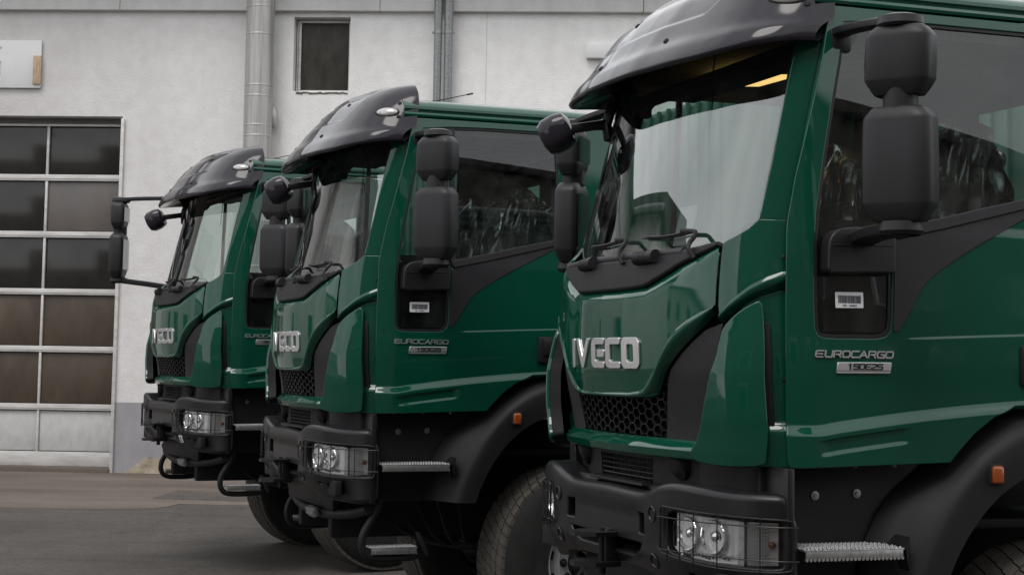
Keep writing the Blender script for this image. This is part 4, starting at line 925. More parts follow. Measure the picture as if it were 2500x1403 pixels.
for mir in (False, True):
    mb = MB(); panel(mb, d_out, door, r=.005, depth=.02, step=.025, holes=[d_win], hr=.004, lines=dlines); D_ = mb.build('door', 'green_paint', TR, mirror=mir)
    panel(MB(), appl, offs(doorbase, lambda x, z: dooroff(x, z) + .004), r=.003, depth=.006, step=.03).build('door_trim', 'trim_plastic', D_, mirror=mir)
    panel(MB(), sill, offs(doorbase, .012), r=.006, depth=.02, step=.03).build('window_sill', 'trim_plastic', D_, mirror=mir)
    panel(MB(), gl_q, dg, r=0, depth=.004, step=.05).build('corner_window', 'side_glass', D_, mirror=mir)
    panel(MB(), gl_m, dg, r=0, depth=.004, step=.06).build('side_window', 'side_glass', D_, mirror=mir)
    # seal ring, divider post and printed border
    mb = MB(); cx_, cz_ = -.55, 2.0
    ins_ = []
    dw = d_win; n_ = len(dw)
    for i in range(n_):
        a = np.array(dw[i-1]); b = np.array(dw[i]); c = np.array(dw[(i+1) % n_]); t_ = (c - a) / np.linalg.norm(c - a); s_ = 1 if area2(dw) > 0 else -1
        ins_.append(tuple(b + np.array([-t_[1], t_[0]]) * s_ * .016))
    panel(mb, dw, offs(doorbase, -.006), r=.001, depth=.01, step=.04, holes=[ins_], hr=.002)
    panel(mb, [(-.452, 1.71), (-.474, 1.715), (-.476, 2.56), (-.454, 2.56)], offs(doorbase, -.004), r=.003, depth=.02, step=.05)
    mb.build('window_seal', 'black_plastic', D_, mirror=mir)
    mb = MB(); panel(mb, [(-.10, 1.315), (-.14, 1.31), (-.14, 1.72), (-.11, 1.76)], offs(doorbase, -.0115), r=0, depth=.002, step=.05); mb.build('printed_border', 'glass_black', D_, mirror=mir)
    mb = MB(); panel(mb, [(-.13, 1.312), (-.43, 1.314), (-.43, 1.345), (-.13, 1.345)], offs(doorbase, -.0105), r=0, depth=.002, step=.05); mb.build('printed_border', 'glass_black', D_, mirror=mir)
    mb = MB(); panel(mb, [(-.265, 2.55), (-.237, 2.43), (-.29, 2.44), (-.33, 2.49), (-.36, 2.565)], offs(doorbase, -.003), r=.003, depth=.01, step=.03); mb.build('printed_border', 'glass_black', D_, mirror=mir)
    mb = MB(); panel(mb, [(-.10, 1.70), (-.45, 1.70), (-.45, 1.56), (-.09, 1.56)], offs(doorbase, -.012), r=0, depth=.002, step=.05); mb.build('printed_border', 'glass_black', D_, mirror=mir)
    # lettering and plate
    mb = MB()
    if not mir: write(mb, 'EUROCARGO', -.100, -.434, 1.250, .0225, .80, .0052, .007)
    else: write(mb, 'OGRACORUE'[::-1], -.434, -.100, 1.250, .0225, .80, .0052, .007, .18) if False else write(mb, 'EUROCARGO', -.100, -.434, 1.250, .0225, .80, .0052, .007)
    mb.build('model_lettering', 'badge_silver', D_, mirror=mir) if not mir else None
    mb = MB(); ppl = offs(doorbase, lambda x, z: dooroff(x, z) + .007)
    panel(mb, [(-.186, 1.191), (-.415, 1.193), (-.419, 1.231), (-.192, 1.229)], ppl, r=.002, depth=.006, step=.03); pt = mb.build('badge_plate', 'badge_silver', D_, mirror=mir)
    if not mir:
        mb = MB(); write(mb, '150E25', -.232, -.386, 1.206, .019, .78, .0045, .0095, .12, .003); mb.build('badge_lettering', 'black_plastic', pt)
        mb = MB(); panel(mb, [(-.188, 1.1985), (-.415, 1.2005), (-.415, 1.2025), (-.188, 1.2005)], offs(doorbase, lambda x, z: dooroff(x, z) + .0078), r=0, depth=.001, step=.04); mb.build('badge_line', 'black_plastic', pt)
    # handle
    mb = MB(); rbox(mb, (-1.05, 1.067, 1.225), (.11, .03, .16), .03); rbox(mb, (-1.05, 1.088, 1.24), (.05, .025, .10), .012); mb.build('door_handle', 'black_plastic', D_, mirror=mir)
    mb = MB()
    for z_ in (1.62, 1.16): lathe(mb, [(0, .004), (.010, .004), (.011, -.01)], F3(offs(doorbase, -.012), .002, z_), (0, 1, 0), 10)
    mb.build('hinge_pin', 'black_plastic', D_, mirror=mir)
    # inner card
    mb = MB(); rbox(mb, (-.65, .955, 1.40), (1.08, .05, .75), .02); rbox(mb, (-.62, .93, 1.55), (.5, .08, .07), .03); mb.build('door_card', 'interior_dark', D_, mirror=mir)
    # side panel behind the door
    panel(MB(), [(-1.228, 1.10), (-1.49, 1.10), (-1.49, 2.60), (-1.228, 2.60)], doorbase, r=.006, depth=.03, step=.06).build('rear_side_panel', 'green_paint', TR, mirror=mir)
    # gap liner behind the leading door edge
    mb = MB(); panel(mb, [(-.005, .83), (-.005, 1.76), (-.225, 2.60), (-.30, 2.60), (-.08, 1.70), (-.08, .83)], offs(doorbase, -.030), r=0, depth=0, step=.08); mb.build('door_seal', 'rubber', TR, mirror=mir)
# barcode sticker inside the corner window
stk = MB(); sf_ = offs(doorbase, -.010); panel(stk, [(-.193, 1.435), (-.311, 1.437), (-.311, 1.495), (-.193, 1.493)], sf_, r=.001, depth=.001, step=.03); stk_o = stk.build('barcode_label', 'sticker_white', TR)
mb = MB(); x_ = -.204; bl = offs(doorbase, -.0088); rb = random.Random(3)
while x_ > -.300:
    w_ = rb.choice([.0012, .0012, .0022, .0032]); panel(mb, [(x_, 1.453), (x_ - w_, 1.453), (x_ - w_, 1.482), (x_, 1.482)], bl, r=0, depth=.0004, step=.05); x_ -= w_ + rb.choice([.0012, .002])
d0 = dooroff
mb2 = MB(); write(mb, 'VAN. 1246077', -.224, -.285, 1.4415, .005, .7, .0011, -.0086, 0, .0006)
mb.build('barcode_print', 'sticker_ink', stk_o)
# --- cab shell, floor, dash, seats
mb = MB(); rbox(mb, (-.78, 0, .93), (1.42, 1.80, .10), .02); mb.build('cab_floor', 'interior_dark', TR)
mb = MB()
def rearf(a, b): return np.stack([-1.49 + 0*a, a, b + 0*a], -1)
panel(mb, [(-.94, .9), (.94, .9), (.94, 2.0), (.90, 2.61), (-.90, 2.61), (-.94, 2.0)], rearf, r=.01, depth=.03, step=.12, holes=[[(-.72, 1.75), (-.10, 1.75), (-.10, 2.38), (-.72, 2.38)], [(.10, 1.75), (.72, 1.75), (.72, 2.38), (.10, 2.38)]])
mb.build('rear_wall', 'interior_dark', TR)
mb = MB(); panel(mb, [(-.90, -1.48), (.90, -1.48), (.90, -.20), (.6, -.08), (-.6, -.08), (-.90, -.20)], lambda a, b: np.stack([b, a, 2.60 - .02 * a * a], -1), r=.01, depth=.05, step=.15); hl_ = mb.build('headliner', 'headliner', TR)
mb = MB(); tube(mb, [(-.16, -.82, 2.44), (-.16, .82, 2.44)], .018, 8)
for y_ in (-.6, 0, .6): tube(mb, [(-.16, y_, 2.44), (-.42, y_ + .12, 2.57)], .012, 6)
rbox(mb, (-.34, 0, 2.50), (.28, 1.6, .02), .008); mb.build('overhead_shelf', 'interior_dark', TR)
mb = MB(); tube(mb, smooth3([(-.15, .10, 2.55), (-.15, .06, 2.42), (-.15, .14, 2.38), (-.15, .16, 2.48), (-.15, .10, 2.44), (-.15, .04, 2.22)], 24), .003, 5); mb.build('loose_cable', 'cable', TR)
mb = MB(); dp = [(.17, .98), (.17, 1.60), (.10, 1.655), (-.05, 1.66), (-.14, 1.60), (-.20, 1.45), (-.14, 1.2), (-.05, .98)]
yy = np.linspace(-.88, .88, 23); rows = []
for y in yy:
    k_ = .22 * (abs(y) / .9) ** 3; rows.append([(x - k_, y, z + .03 * math.exp(-((y - .48) / .22) ** 2) * (z > 1.5)) for x, z in dp])
hull_loft(mb, rows); mb.build('dashboard', 'interior_grey', TR, ang=50)
mb = MB(); ax = np.array([-.55, 0, .83]); u_ = np.cross(ax, (0, 1, 0)); u_ /= np.linalg.norm(u_); c_ = np.array([-.30, .50, 1.66])
a_ = np.arange(40) * 2 * math.pi / 40; tube(mb, np.array([c_ + .215 * (math.cos(q) * u_ + math.sin(q) * np.array([0, 1, 0])) for q in a_]), .016, 8, closed=True)
for q in (.5, 2.6, 4.7): tube(mb, [c_ - ax * .02, c_ + .21 * (math.cos(q) * u_ + math.sin(q) * np.array([0, 1, 0]))], .014, 6)
lathe(mb, [(0, .01), (.07, .005), (.075, -.03)], c_ - ax * .02, ax, 18); tube(mb, [c_ - ax * .02, c_ - ax * .35 + np.array([.06, 0, 0])], .03, 8); mb.build('steering_wheel', 'interior_dark', TR)
for y_ in (.50, -.50):
    mb = MB(); rbox(mb, (-.72, y_, 1.28), (.52, .50, .16), .06, None, 3); rbox(mb, (-.98, y_, 1.64), (.15, .48, .70), .06, Matrix.Rotation(-.16, 3, 'Y'), 3)
    rbox(mb, (-1.07, y_, 2.08), (.11, .28, .22), .05, Matrix.Rotation(-.1, 3, 'Y'), 3); rbox(mb, (-.72, y_, 1.10), (.4, .4, .26), .03); st = mb.build('seat', 'seat_fabric', TR)
    # clear dust cover pulled over the seat
    q = random.Random(int(y_ * 10)); ph = [q.random() * 6 for _ in range(12)]
    P_ = []
    for i in range(64):
        r_ = []
        for j in range(44):
            an = i / 64 * 2 * math.pi; h_ = j / 43; z_ = 1.18 + h_ * (1.06 + .05 * math.sin(3 * an + ph[0]))
            ex = .17 + .14 * (1 - h_) ** 1.5; ey = .30 - .06 * h_
            if h_ > .90: sc = max(0.02, 1 - ((h_ - .90) / .10) ** 2 * .98)
            else: sc = 1
            cr_ = .030 * math.sin(9 * an + ph[1] + 2.5 * h_) + .020 * math.sin(17 * an + ph[2] - 6 * h_) + .014 * math.sin(31 * an + 11 * h_ + ph[3]) + .012 * math.sin(23 * h_ + 5 * an + ph[4]) + .008 * (q.random() - .5)
            r_.append((-.98 - .10 * h_ + .06 * (1 - h_) + (ex + cr_) * sc * math.cos(an), y_ + (ey + cr_) * sc * math.sin(an), z_))
        P_.append(r_)
    mb = MB(); grid(mb, P_, ci=True); mb.build('plastic_cover', 'film', st)
mb = MB(); rbox(mb, (-.62, 0, 1.25), (.6, .34, .5), .06); mb.build('engine_tunnel', 'interior_dark', TR)
# perforated grey locker board behind the driver seat
mb = MB(); panel(mb, [(-.02, -.14), (.16, -.14), (.16, .14), (-.02, .14)], lambda a, b: np.stack([-1.10 - a, .47 + 0*a, 2.02 + b], -1), r=.012, depth=.02, step=.05); pb_ = mb.build('perforated_board', 'perforated_grey', TR)
mb = MB(); mg = MB()
for i in range(6):
    for j in range(6):
        if i == 3: continue
        rbox(mg if (i == 1 and j % 1 == 0) else mb, (-1.10 - i * .027, .486, 1.915 + j * .042), (.016, .006, .012), .003)
mb.build('perforation', 'dark_under', pb_); mg.build('perforation', 'lime_plastic', pb_)
# --- mirrors
def mirror_set(parent, c, hinge, s_, rot=0.0, arm_top=(-.26, .965, 2.50), dz=0.0):
    """two stacked housings on a bracket; c = centre of the lower housing (x, y), s_ side"""
    c = np.array(c); A = empty('door_mirror'); A.parent = parent
    def house_(z0, z1, zc0, zc1, hx, hy, name, skew=.0):
        rings = []
        z0, z1, zc0, zc1 = z0 + dz, z1 + dz, zc0 + dz, zc1 + dz
        prof = [(zc0 - .0, .68, .70), (zc0 + .008, .74, .76), (z0, .975, .975), (z0 + .010, 1.0, 1.0), ((z0 + z1) / 2, 1.015, 1.01), (z1 - .012, 1.0, .985), (z1, .97, .955), (zc1 - .006, .80, .78), (zc1, .72, .70)]
        for z, kx, ky in prof:
            r_ = []
            for q in np.arange(40) * 2 * math.pi / 40:
                e = 4.5; ct, sn = math.cos(q), math.sin(q); rr = (abs(ct) ** e + abs(sn) ** e) ** (-1 / e)
                x, y = hx * kx * rr * ct, hy * ky * rr * sn
                if ct < 0: x *= .75
                sk = skew * (z - z0)
                r_.append((c[0] + x * math.cos(rot) - y * math.sin(rot), c[1] + (x * math.sin(rot) + y * math.cos(rot)) + sk * s_, z))
            rings.append(r_)
        mb = MB(); hull_loft(mb, rings); h_ = mb.build(name, 'mirror_plastic', A, ang=42)
        # glass face at the back
        mb = MB(); xb = -hx * .78
        pts = [(xb, -hy * .86, z0 + .02), (xb, hy * .86, z0 + .02), (xb, hy * .86, z1 - .02), (xb, -hy * .86, z1 - .02)]
        V = [(c[0] + x * math.cos(rot) - y * math.sin(rot), c[1] + x * math.sin(rot) + y * math.cos(rot), z) for x, y, z in pts]
        mb.add(V, [(0, 3, 2, 1)] if s_ > 0 else [(0, 3, 2, 1)]); mb.build('mirror_glass', 'mirror_face', h_)
        return h_
    house_(1.785, 2.100, 1.728, 2.135, .078, .129, 'lower_housing')
    house_(2.226, 2.395, 2.178, 2.425, .075, .122, 'upper_housing', .05)
    mb = MB(); lathe(mb, [(.062, 2.13 + dz), (.062, 2.20 + dz)], (c[0], c[1], 0), (0, 0, 1), 20); mb.build('neck', 'mirror_plastic', A)
    # top arm with cap
    mb = MB(); at = np.array([arm_top[0], arm_top[1] * s_, arm_top[2]]); ct_ = np.array([c[0], c[1], 2.445 + dz])
    pa = smooth3([at, at + (ct_ - at) * .12 + np.array([0, 0, .008]), ct_ - (ct_ - at) * .25 + np.array([0, 0, .012]), ct_ + (ct_ - at) * .10], 14)
    ribbon(mb, pa, .078, .034)
    lathe(mb, [(.075, -.022), (.085, -.012), (.080, .016), (.05, .026), (0, .028)], ct_, (0, 0, 1), 24); rbox(mb, tuple(at + np.array([0, -.02 * s_, -.03])), (.10, .06, .10), .02); mb.build('upper_bracket', 'mirror_plastic', A)
    # lower bracket and its box on the door
    mb = MB(); bx = np.array([hinge[0], hinge[1], 1.69]); cb = np.array([c[0], c[1], 1.705 + dz])
    pa = smooth3([bx + np.array([0, 0, .0]), bx + (cb - bx) * .3 + np.array([0, 0, .012]), cb], 10)
    ribbon(mb, pa, np.linspace(.10, .13, len(pa)), .050)
    lathe(mb, [(.070, 1.68 + dz), (.080, 1.695 + dz), (.074, 1.728 + dz)], (c[0], c[1], 0), (0, 0, 1), 22)
    mb.build('lower_bracket', 'black_plastic', A)
    return A
mb = MB(); mbx = chaikin([(-.142, 1.566), (-.142, 1.566), (-.414, 1.574), (-.414, 1.574), (-.418, 1.70), (-.412, 1.722), (-.38, 1.730), (-.20, 1.722), (-.160, 1.700), (-.146, 1.665)], 1)
panel(mb, mbx, offs(doorbase, .050), r=.010, depth=.06, step=.03); panel(mb, [(-.155, 1.662), (-.412, 1.668), (-.412, 1.672), (-.155, 1.666)], offs(doorbase, .0525), r=.001, depth=.003, step=.03)
both(mb, 'mirror_foot', 'black_plastic', TR)
mir_l = mirror_set(TR, (-.218, 1.452), (-.28, 1.08), 1, .66)
mir_r = mirror_set(TR, (-.10, -1.45), (-.24, -1.08), -1, -.66)
# front mirror on the passenger side
A = empty('front_mirror'); A.parent = TR
rings = []
for xk, sc in ((-.09, .55), (-.075, .86), (-.03, 1.0), (.03, .98), (.062, .80), (.072, .45)):
    r_ = []
    for q in np.arange(26) * 2 * math.pi / 26:
        e = 2.8; ct, sn = math.cos(q), math.sin(q); rr = (abs(ct) ** e + abs(sn) ** e) ** (-1 / e)
        v_ = np.array([xk, .10 * sc * rr * ct, .092 * sc * rr * sn]); v_ = Matrix.Rotation(.5, 3, 'Y') @ Vector(v_); v_ = Matrix.Rotation(-.5, 3, 'Z') @ v_
        r_.append((.185 + v_[0], -.97 + v_[1], 2.318 + v_[2]))
    rings.append(r_)
mb = MB(); hull_loft(mb, rings); mb.build('housing', 'visor_acrylic', A, ang=42)
mb = MB()
for a_, b_ in (((.13, -.955, 2.345), (-.055, -.90, 2.375)), ((-.055, -.90, 2.375), (-.075, -.87, 2.47)), ((-.055, -.90, 2.375), (-.06, -.885, 2.30))):
    d_ = Vector(b_) - Vector(a_); rbox(mb, tuple((np.array(a_) + np.array(b_)) / 2), (d_.length + .02, .035, .045), .008, d_.to_track_quat('X', 'Z'))
mb.build('arm', 'black_plastic', A)
# --- step well, fender, steps
for mir in (False, True):
    mb = MB(); rbox(mb, (-.30, .90, .60), (.72, .05, .56), .01); mb.build('step_well', 'fender_black', TR, mirror=mir)
    mb = MB(); rbox(mb, (.025, 1.00, .58), (.03, .20, .52), .006); rbox(mb, (-.005, 1.04, .60), (.006, .02, .12), .002); mb.build('well_edge', 'bumper_black', TR, mirror=mir)
    for x_, z_ in ((-.17, .727), (-.35, .733)):
        mb = MB(); lathe(mb, [(0, .012), (.008, .012), (.009, .006), (.017, .005), (.018, 0)], (x_, .926, z_), (0, 1, 0), 18); mb.build('step_bolt', 'steel_bolt', TR, mirror=mir)
    for x_ in (-.12, -.30, -.47):
        mb = MB(); lathe(mb, [(0, .008), (.008, .006), (.009, 0)], (x_, 1.0, .842), (0, .3, -1), 10); mb.build('sill_screw', 'steel_bolt', TR, mirror=mir)
    inner = [(-.329, .331), (-.345, .45), (-.37, .541), (-.434, .665), (-.50, .742), (-.62, .826), (-.78, .955), (-.90, 1.045), (-1.05, 1.09), (-1.20, 1.10), (-1.346, 1.10)]
    ridge = [(-.485, .318), (-.528, .441), (-.595, .579), (-.68, .719), (-.782, .842), (-.876, .916), (-1.0, .982), (-1.15, 1.022), (-1.346, 1.035)]
    opn = [(-.605, .315), (-.640, .41), (-.70, .53), (-.78, .64), (-.88, .735), (-1.0, .805), (-1.15, .85), (-1.346, .865)]
    def full_(p): p = list(p); return p + [(-2.692 - x, z) for x, z in p[::-1][1:]]
    rows = [(full_(inner), .935), (full_(inner), .94), (full_(ridge), 1.085), (full_(ridge), 1.105), (full_(opn), 1.095), (full_(opn), 1.085), (full_([(x - .02 if x > -1.34 else x, z - .02) for x, z in opn]), .80)]
    R3 = []
    for pl2, y_ in rows:
        q = resample(smooth3([np.array(p) for p in pl2], 90), 90); R3.append([(x, y_, z) for x, z in q])
    # soften across the ridge
    R3 = np.array(R3); mid = []
    for k_ in range(len(R3) - 1): mid += [R3[k_], R3[k_] * .5 + R3[k_+1] * .5]
    mid.append(R3[-1]); mid = np.array(mid); 
    sm = mid.copy()
    for _ in range(2): sm[3:-5] = (mid[2:-6] + 2 * mid[3:-5] + mid[4:-4]) / 4; mid = sm.copy()
    mb = MB(); mb.cus = False; grid(mb, mid, nrm=False, flip=True); mb.build('mudguard', 'fender_black', TR, mirror=mir, ang=60)
    mb = MB(); rbox(mb, (-.855, 1.113, .812), (.050, .026, .068), .012, None, 3); mk = mb.build('side_marker', 'amber_lens', TR, mirror=mir)
    mb = MB(); rbox(mb, (-.855, 1.100, .812), (.060, .02, .080), .01); mb.build('marker_base', 'rubber', mk, mirror=mir)
    # upper step
    def step_(x0, x1, y0, y1, z_, name, par):
        mb = MB(); rbox(mb, ((x0 + x1) / 2, (y0 + y1) / 2, z_ - .004), (x1 - x0, y1 - y0, .008), .002); rbox(mb, ((x0 + x1) / 2, y1 - .004, z_ - .018), (x1 - x0 - .01, .008, .034), .002)
        n_ = int((x1 - x0) / .0165)
        for i in range(n_):
            x = x0 + (i + .5) * (x1 - x0) / n_
            for j in range(7): lathe(mb, [(.0055, 0), (.004, .005), (.002, .005)], (x + (j % 2) * .006, y0 + .012 + j * (y1 - y0 - .02) / 6.3, z_), (0, 0, 1), 5)
            lathe(mb, [(.0, .0005), (.0065, .0005)], (x, y1 + .0005, z_ - .036), (0, 1, 0), 8); prism(mb, [(x - .006, z_ - .036), (x, z_ - .043), (x + .006, z_ - .036), (x + .004, z_ - .032), (x - .004, z_ - .032)], y1 - .008, y1)
        return mb.build(name, 'aluminium', par, mirror=mir)
    step_(-.435, -.018, .93, 1.125, .548, 'upper_step', TR)
    mb = MB(); prism(mb, [(-.440, .545), (-.475, .585), (-.468, .47), (-.47, .46), (-.458, .54)], .95, 1.10); mb.build('step_gusset', 'fender_black', TR, mirror=mir)
    # lower step on its tube loop
    mb = MB(); lp = [(-.05, .34), (-.045, .30), (-.022, .247), (.020, .187), (.052, .127), (.055, .066), (.034, .020), (-.010, -.004), (-.138, -.008), (-.262, .0), (-.285, .018)]
    tube(mb, [(x, .985, z) for x, z in smooth3([np.array(p) for p in lp], 36)], .022, 10)
    rbox(mb, (-.315, .985, .075), (.012, .06, .15), .003, Matrix.Rotation(.45, 3, 'Y')); ls = mb.build('step_loop', 'fender_black', TR, mirror=mir)
    step_(-.275, .008, .90, 1.02, .062, 'lower_step', ls)
# --- wheels
def make_wheel():
    W_ = empty('wheel'); r_, hw = .60, .19
    mb = MB(); prof = [(.268, -hw*.80), (.29, -hw*.98), (.40, -hw*1.06), (.50, -hw*1.04), (.565, -hw*.93), (.583, -hw*.84), (.583, hw*.84), (.565, hw*.93), (.50, hw*1.04), (.40, hw*1.06), (.29, hw*.98), (.268, hw*.80)]
    lathe(mb, prof, (0, 0, 0), (0, 1, 0), 72); mb.build('tyre', 'rubber', W_, z=0)
    mb = MB(); n_ = 58
    for c_, (y0, y1) in enumerate(((-.172, -.104), (-.098, -.036), (-.030, .030), (.036, .098), (.104, .172))):
        for i in range(n_):
            a0 = (i + .5 * (c_ % 2)) * 2 * math.pi / n_; a1 = a0 + 2 * math.pi / n_ * .89; ra = .600 - (.006 if c_ in (0, 4) else 0)
            V = []
            for rr in (.572, ra):
                for a, y, k in ((a0, y0, .02), (a1, y0, .02), (a1, y1, -.02), (a0, y1, -.02)):
                    V.append((rr * math.cos(a + k), y, rr * math.sin(a + k)))
            mb.add(V, [(0, 1, 2, 3), (7, 6, 5, 4), (0, 4, 5, 1), (1, 5, 6, 2), (2, 6, 7, 3), (3, 7, 4, 0)])
    for s_ in ():
        for i in range(n_):
            a0 = (i + .2) * 2 * math.pi / n_; a1 = a0 + 2 * math.pi / n_ * .5; V = []
            for y in (.172 * s_, .186 * s_):
                for a, rr in ((a0, .545), (a1, .545), (a1, .582), (a0, .582)): V.append((rr * math.cos(a), y - (.006 * s_ if rr > .56 else 0), rr * math.sin(a)))
            mb.add(V, [(0, 1, 2, 3), (7, 6, 5, 4), (0, 4, 5, 1), (1, 5, 6, 2), (2, 6, 7, 3), (3, 7, 4, 0)])
    mb.build('tread', 'tread_rubber', W_, z=0)
    mb = MB(); lathe(mb, [(.268, .135), (.278, .158), (.272, .165), (.262, .160), (.255, .13), (.240, .09), (.232, .075), (.215, .085), (.195, .112), (.178, .122), (.172, .118), (.115, .112), (.11, .112)], (0, 0, 0), (0, 1, 0), 64); rm = mb.build('rim', 'rim_silver', W_, z=0)
    mb = MB(); lathe(mb, [(.262, .10), (.25, -.12)], (0, 0, 0), (0, 1, 0), 40); mb.build('rim_barrel', 'dark_under', W_, z=0)
    for k in range(10):
        mb = MB(); a = k * 2 * math.pi / 10 + .2; n0 = np.array([math.cos(a) * .35, 1, math.sin(a) * .35]); lathe(mb, [(0, .010), (.027, .010), (.028, .0)], (.216 * math.cos(a), .082, .216 * math.sin(a)), n0, 18); mb.build('hand_hole', 'dark_under', rm, z=0)
    mb = MB()
    for k in range(10):
        a = k * 2 * math.pi / 10; lathe(mb, [(.026, .002), (.026, .006), (.014, .006), (.013, .024), (0, .026)], (.146 * math.cos(a), .113, .146 * math.sin(a)), (0, 1, 0), 12)
    mb.build('wheel_nut', 'rubber', rm, z=0)
    mb = MB(); lathe(mb, [(.115, .10), (.112, .135), (.095, .155), (.09, .19), (.07, .205), (0, .207)], (0, 0, 0), (0, 1, 0), 32); mb.build('hub', 'bumper_black', W_, z=0)
    return W_
def kids(o): return [c for c in C.objects if c.parent == o]
def copy_tree(o, parent=None):
    c = o.copy(); C.objects.link(c)
    if parent is not None: c.parent = parent
    for k in CH.get(o.name, []): copy_tree(k, c)
    return c
wheel = make_wheel(); wheel.parent = TR
CH = {}
for o in C.objects:
    if o.parent: CH.setdefault(o.parent.name, []).append(o)
spots = [((-1.346, .86, .60), -6, 1), ((-1.346, -.86, .60), -6, -1), ((-4.9, .86, .60), 0, 1), ((-4.9, -.86, .60), 0, -1)]
for i, (loc, st_, s_) in enumerate(spots):
    w_ = wheel if i == 0 else copy_tree(wheel, TR)
    w_.location = loc; w_.rotation_euler = (0, .07 * i, R(-st_) + (0 if s_ > 0 else math.pi))
# --- chassis, axle, underrun beam, front step, engine block
mb = MB()
for y_ in (-.40, .40): rbox(mb, (-3.0, y_, .18), (6.2, .08, .24), .01)
for x_ in (-.2, -2.4, -3.6, -5.2): rbox(mb, (x_, 0, .18), (.08, .8, .2), .01)
rbox(mb, (-.9, 0, .42), (1.5, .7, .7), .06); rbox(mb, (-1.25, 0, .60), (.9, 1.7, .04), .01); mb.build('chassis', 'dark_under', TR)
mb = MB(); tube(mb, [(-1.346, -.72, -.06), (-1.346, -.3, -.10), (-1.346, .1, -.10), (-1.346, .72, -.06)], .075, 12); ellipsoid(mb, (-1.346, -.25, -.09), ((.2, 0, 0), (0, .2, 0), (0, 0, .2)), 18, 10)
for y_ in (-.42, .42):
    q = np.linspace(0, 1, 14)
    for k_ in range(3): tube(mb, [(-.55 - 1.6 * a, y_, .10 - .16 * math.sin(math.pi * a) + .018 * k_) for a in q[k_:14 - k_]], .013, 6)
    tube(mb, [(-1.15, y_ + .16 * np.sign(y_), .40), (-1.20, y_ + .16 * np.sign(y_), -.05)], .03, 8)
tube(mb, [(-1.05, -.65, -.10), (-1.05, .65, -.10)], .018, 8); lathe(mb, [(0, .02), (.03, .02), (.03, -.02)], (-1.05, .66, -.10), (0, 1, 0), 12)
tube(mb, [(-4.9, -.8, -.06), (-4.9, .8, -.06)], .09, 12); mb.build('axles', 'dark_under', TR)
mb = MB(); tube(mb, smooth3([(.02, -1.0, .28), (.06, -.75, .23), (.10, -.4, .20), (.12, 0, .19), (.10, .4, .20), (.06, .75, .23), (.02, 1.0, .28)], 40), .030, 10)
for y_ in (-.5, .5): tube(mb, [(.08, y_, .20), (-.05, y_, .36)], .025, 8)
rbox(mb, (.10, -.05, .30), (.05, 1.2, .14), .01); ub = mb.build('underrun_beam', 'fender_black', TR)
mb = MB(); rbox(mb, (.165, .22, .205), (.045, .17, .060), .008, Matrix.Rotation(.4, 3, 'Y'))
for k in range(3):
    for j in range(12): rbox(mb, (.186 - k * .012, .145 + j * .0136, .190 + k * .020), (.008, .006, .010), .001, Matrix.Rotation(.4, 3, 'Y'))
mb.build('front_step', 'aluminium', ub)
mb = MB()
for q in range(5): tube(mb, smooth3([(-.2 - .12 * q, .30 + .06 * q, .30), (-.35 - .1 * q, .5, .05 - .02 * q), (-.8, .62, -.02), (-1.1 - .05 * q, .5, .25)], 24), .009, 6)
mb.build('air_hose', 'cable', TR)
# --- load body behind the cab
mb = MB(); rbox(mb, (-4.4, 0, 1.85), (4.4, 2.36, 2.10), .10, None, 3)
for k in range(16): rbox(mb, (-2.195, -1.10 + k * .147, 1.85), (.03, .035, 2.05), .010)
for s_ in (-1, 1):
    for k in range(18): rbox(mb, (-2.5 - k * .22, s_ * 1.18, 1.85), (.04, .03, 2.0), .01)
mb.build('load_body', 'tarp_green', TR)
mb = MB(); rbox(mb, (-4.4, 0, .70), (4.5, 2.3, .16), .02); mb.build('load_bed', 'dark_under', TR)

# ------------------------------------------------------------------ the three trucks
CH = {}
for o in C.objects:
    if o.parent: CH.setdefault(o.parent.name, []).append(o)
poses = [((.69703, 7.13321, -.0611), 1.23708), ((-1.13803, 10.6867, 0), 1.21683), ((-2.67949, 14.25274, .0655), 1.12591)]
labs = ['nearest dark green cab truck, cut off by the right picture edge', 'middle dark green cab truck between the other two', 'farthest dark green cab truck, in front of the white wall and gate']
trucks = []
for i, (loc, yaw) in enumerate(poses):
    t_ = TR if i == 0 else copy_tree(TR)
    t_.location = loc; t_.rotation_euler = (0, 0, math.atan2(-math.cos(yaw), -math.sin(yaw)))
    tag(t_, labs[i], 'truck', 'green trucks parked in a row'); trucks.append(t_)
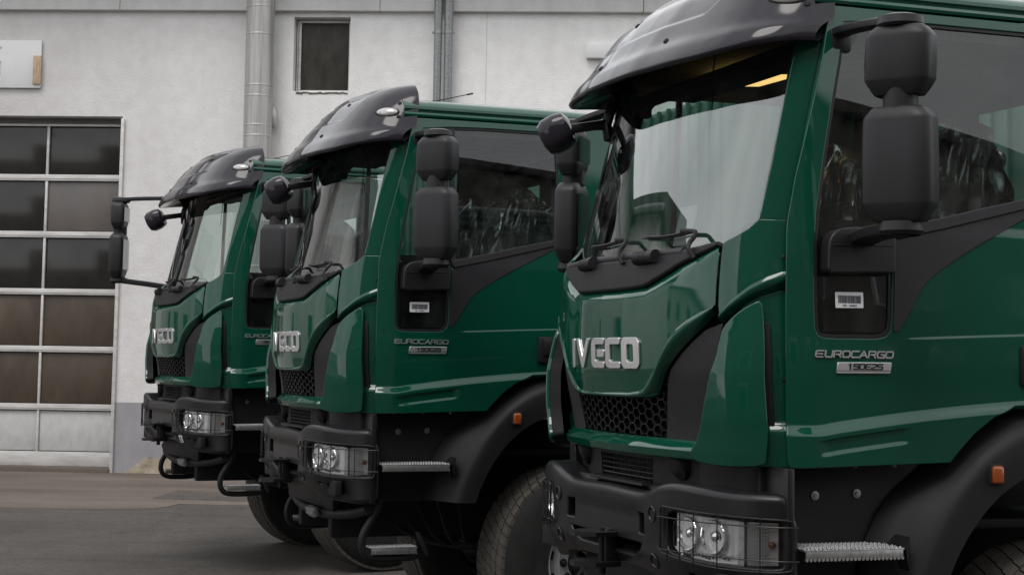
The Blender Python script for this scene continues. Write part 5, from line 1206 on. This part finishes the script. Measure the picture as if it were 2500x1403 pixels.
# things that differ between them
T3, T2, T1 = trucks
mb = MB(); prism(mb, [(-.46, -.55), (-.66, -.47), (-.68, -.20), (-.48, -.26)], 2.536, 2.552, 'xy'); cl = mb.build('cab_lamp', 'cab_light', T3); cl['label'] = 'lit amber cab lamp under the roof'
mb = MB(); panel(mb, [(.605, .447), (.668, .447), (.645, .392), (.582, .392)], offs(bumo, .007), r=.001, depth=.001, step=.03); bs = mb.build('paper_label', 'sticker_white', T1)
mb = MB()
for k in range(4): panel(mb, [(.602 + k * .005, .398 + k * .012), (.628 + k * .005, .398 + k * .012), (.631 + k * .005, .405 + k * .012), (.605 + k * .005, .405 + k * .012)], offs(bumo, .009), r=0, depth=.0005, step=.05)
mb.build('label_print', 'sticker_ink', bs)
for o in [c for c in C.objects if c.parent == T1 and c.name.startswith('barcode_label')]:      # no label in this one
    for c in [c for c in C.objects if c.parent == o]: bpy.data.objects.remove(c)
    bpy.data.objects.remove(o)
for o in [c for c in C.objects if c.parent == T1 and c.name.startswith('door_mirror')]:
    # the far-side mirror of this truck is swung forward
    ys = []
    def walk(q):
        for c in C.objects:
            if c.parent == q:
                if c.type == 'MESH': ys.append(sum(v.co.y for v in c.data.vertices) / len(c.data.vertices))
                walk(c)
    walk(o)
    if ys and sum(ys) / len(ys) < 0:
        def kill(q):
            for c in [c for c in C.objects if c.parent == q]: kill(c)
            bpy.data.objects.remove(q)
        kill(o); break
mirror_set(T1, (.43, -1.28), (-.10, -1.02), -1, -.45, arm_top=(-.10, .96, 2.53), dz=.07)
# loose sheet on the nearest truck's dashboard
CEN[:] = (-.8, 0, 1.3)
mb = MB(); pf = offs(wsf, -.03); panel(mb, [(.40, 1.70), (.53, 1.70), (.535, 1.86), (.405, 1.86)], pf, r=.001, depth=.002, step=.04)
ps = mb.build('paper_sheet', 'paper'); ps.matrix_world = Matrix.Translation(T3.location) @ Matrix.Rotation(T3.rotation_euler.z, 4, 'Z')
tag(ps, 'white paper sheet leaning inside the windscreen of the nearest truck', 'paper')
